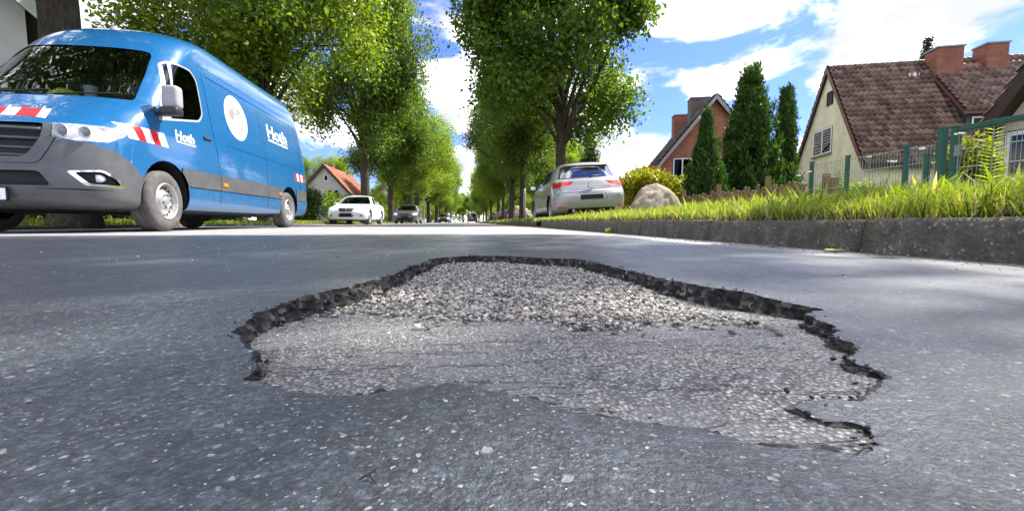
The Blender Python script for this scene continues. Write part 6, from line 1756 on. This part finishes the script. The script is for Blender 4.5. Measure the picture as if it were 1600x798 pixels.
MB().box((FX - 0.028, 3.75, zf_ + 0.165), (FX + 0.028, 3.81, zt_ - 0.04)).build('stile', M['green'], gt, bevel=0.006)
mesh_panel(gt, 5.54, 4.66, zf_ + 0.17, zt_ - 0.05); mesh_panel(gt, 4.57, 3.82, zf_ + 0.17, zt_ - 0.05)
MB().box((FX - 0.05, 5.48, zf_ + 0.58), (FX + 0.02, 5.54, zf_ + 0.74)).build('lock_case', M['lead'], gt, bevel=0.005)
# low picket fence, every picket its own piece
pf = empty('picket_fence', (0, 0, 0)); tag(pf, 'low weathered wooden picket fence in front of the thujas', 'fence')
rp = random.Random(5)
pm = []
for k in range(4):
    hh = 0.44 + 0.03 * k
    pm.append(MB().prism([(-0.045, -0.1), (0.045, -0.1), (0.045, hh - 0.03), (0.02, hh), (-0.02, hh), (-0.045, hh - 0.03)], lambda u, v, w: Vector((-0.012 + 0.024 * w, u, v))).mesh('picket'))
    pm[-1].materials.append(M['picket'])
y = 8.35; i = 0
while y < 15.2:
    if i % 16 == 9:
        o = MB().tube([(0, 0, -0.1), (0, 0, 0.72)], 0.065, 10).build('fence_post', M['picket'], pf, smooth=True, angle=0.7); o.location = (FX + 0.03, y, vz(FX, y))
    else:
        o = link('picket', pm[i % 4], None, pf)
        o.location = (FX - 0.02, y, vz(FX, y) + rp.uniform(-0.03, 0.03)); o.rotation_euler = (rp.uniform(-0.06, 0.06), rp.uniform(-0.03, 0.03), rp.uniform(-.1, .1))
    y += 0.125; i += 1
for z in (0.15, 0.40):
    MB().prism([(8.3, z), (15.2, z), (15.2, z + 0.05), (8.3, z + 0.05)], lambda u, v, w: Vector((FX + 0.012 + 0.03 * w, u, v + vz(FX, 11.5)))).build('rail', M['picket'], pf)
# timber stumps edging the bed beside the fence
for k, (y, hh) in enumerate(((8.05, 0.62), (7.85, 0.52))):
    o = MB().tube([(0, 0, -0.1), (0, 0, hh)], 0.075, 12).build('timber_post', M['picket'], None, smooth=True, angle=0.7); o.location = (FX + 0.25, y, vz(FX, y))
    tag(o, ('taller' if k == 0 else 'shorter') + ' sawn timber post beside the wire fence', 'post')
# red slatted railing of the neighbour
M['redwood'] = simple('red_painted_wood', (0.30, 0.05, 0.035), 0.6, var=0.2)
rf = empty('red_railing', (0, 0, 0)); tag(rf, 'red painted slatted railing behind the silver hatchback', 'railing')
for k in range(14):
    x = 7.7 + 0.11 * k
    MB().box((x, 20.4, 1.5 + 0.03 * k), (x + 0.06, 20.43, 2.48 + 0.03 * k)).build('slat', M['redwood'], rf)
MB().prism([(7.6, 2.45), (9.3, 2.90), (9.3, 2.98), (7.6, 2.53)], lambda u, v, w: Vector((u, 20.36 + 0.03 * w, v))).build('top_rail', M['redwood'], rf)
for x in (7.65, 9.2): MB().box((x, 20.44, 0.2), (x + 0.09, 20.53, 2.5)).build('post', M['redwood'], rf)
# boulders
t = NT('granite')
c = t.ramp(t.noise(12, 8, 0.75), [(0.3, (0.16, 0.125, 0.09)), (0.55, (0.34, 0.28, 0.21)), (0.75, (0.46, 0.385, 0.30))])
c = t.mix(t.ramp(t.voro(60, out='Color'), [(0.7, 0.0), (0.95, 0.5)]), c, (0.10, 0.09, 0.08))
M['granite'] = t.done(t.pbr(c, 0.85, 0, 0.3, t.bump(t.noise(30, 8, 0.75), 0.7, 0.03)))
def boulder(loc, sx, sy, sz, label, seed):
    bm = bmesh.new(); bmesh.ops.create_icosphere(bm, subdivisions=5, radius=1)
    for v in bm.verts:
        q = v.co.copy(); a = math.copysign(abs(q.x) ** 0.9, q.x)
        n_ = noise.noise(q * 1.3 + Vector((seed, 0, 0))) * 0.22 + noise.noise(q * 4 + Vector((seed, 3, 0))) * 0.06 + noise.noise(q * 12) * 0.015
        pk = 1 - 0.30 * max(0, q.z)
        v.co = Vector((a * sx * pk, q.y * sy * pk, q.z * sz)) * (1 + n_)
    me = bpy.data.meshes.new('boulder'); bm.to_mesh(me); bm.free()
    for p in me.polygons: p.use_smooth = True
    o = link('boulder', me, M['granite']); o.location = loc; tag(o, label, 'boulder')
boulder((5.2, 11.6, vz(5.2, 11.6) + 0.16), 0.72, 0.6, 0.66, 'large rounded granite boulder on the verge beside the silver hatchback', 4)
boulder((3.9, 33.5, vz(3.9, 33.5) + 0.3), 1.0, 0.8, 0.85, 'tan boulder beside the dark tree on the right verge', 9)
# lamp posts
M['galv'] = simple('galvanised_post', (0.36, 0.36, 0.35), 0.5, 0.5)
def lamp_post(loc, h, label, side=1):
    root = empty('street_lamp', loc); tag(root, label, 'street lamp', 'street lamps')
    MB().tube([(0, 0, -0.1), (0, 0, 1.2), (0, 0, 1.22), (0, 0, h), (side * 0.25, 0, h + 0.25), (side * 0.9, 0, h + 0.34)], [0.075, 0.075, 0.055, 0.045, 0.04, 0.035], 10).build('pole', M['galv'], root, smooth=True, angle=0.7)
    MB().box((min(side * 0.85, side * 1.5), -0.11, h + 0.28), (max(side * 0.85, side * 1.5), 0.11, h + 0.38)).build('lantern', M['galv'], root, smooth=True, bevel=0.04)
lamp_post((-6.75, 29.2, 0.05), 5.2, 'grey street lamp between the white saloon and the dark grey hatchback')
lamp_post((-6.8, 64, 0.05), 5.2, 'grey street lamp far along the left tree row')
# sign post by the slender tree
sg = MB().tube([(0, 0, -0.1), (0, 0, 1.5)], 0.05, 10).build('verge_post', M['galv'], None, smooth=True); sg.location = (2.55, 19.9, vz(2.5, 19.9))
tag(sg, 'short grey post in the grass before the slender trunk', 'post')
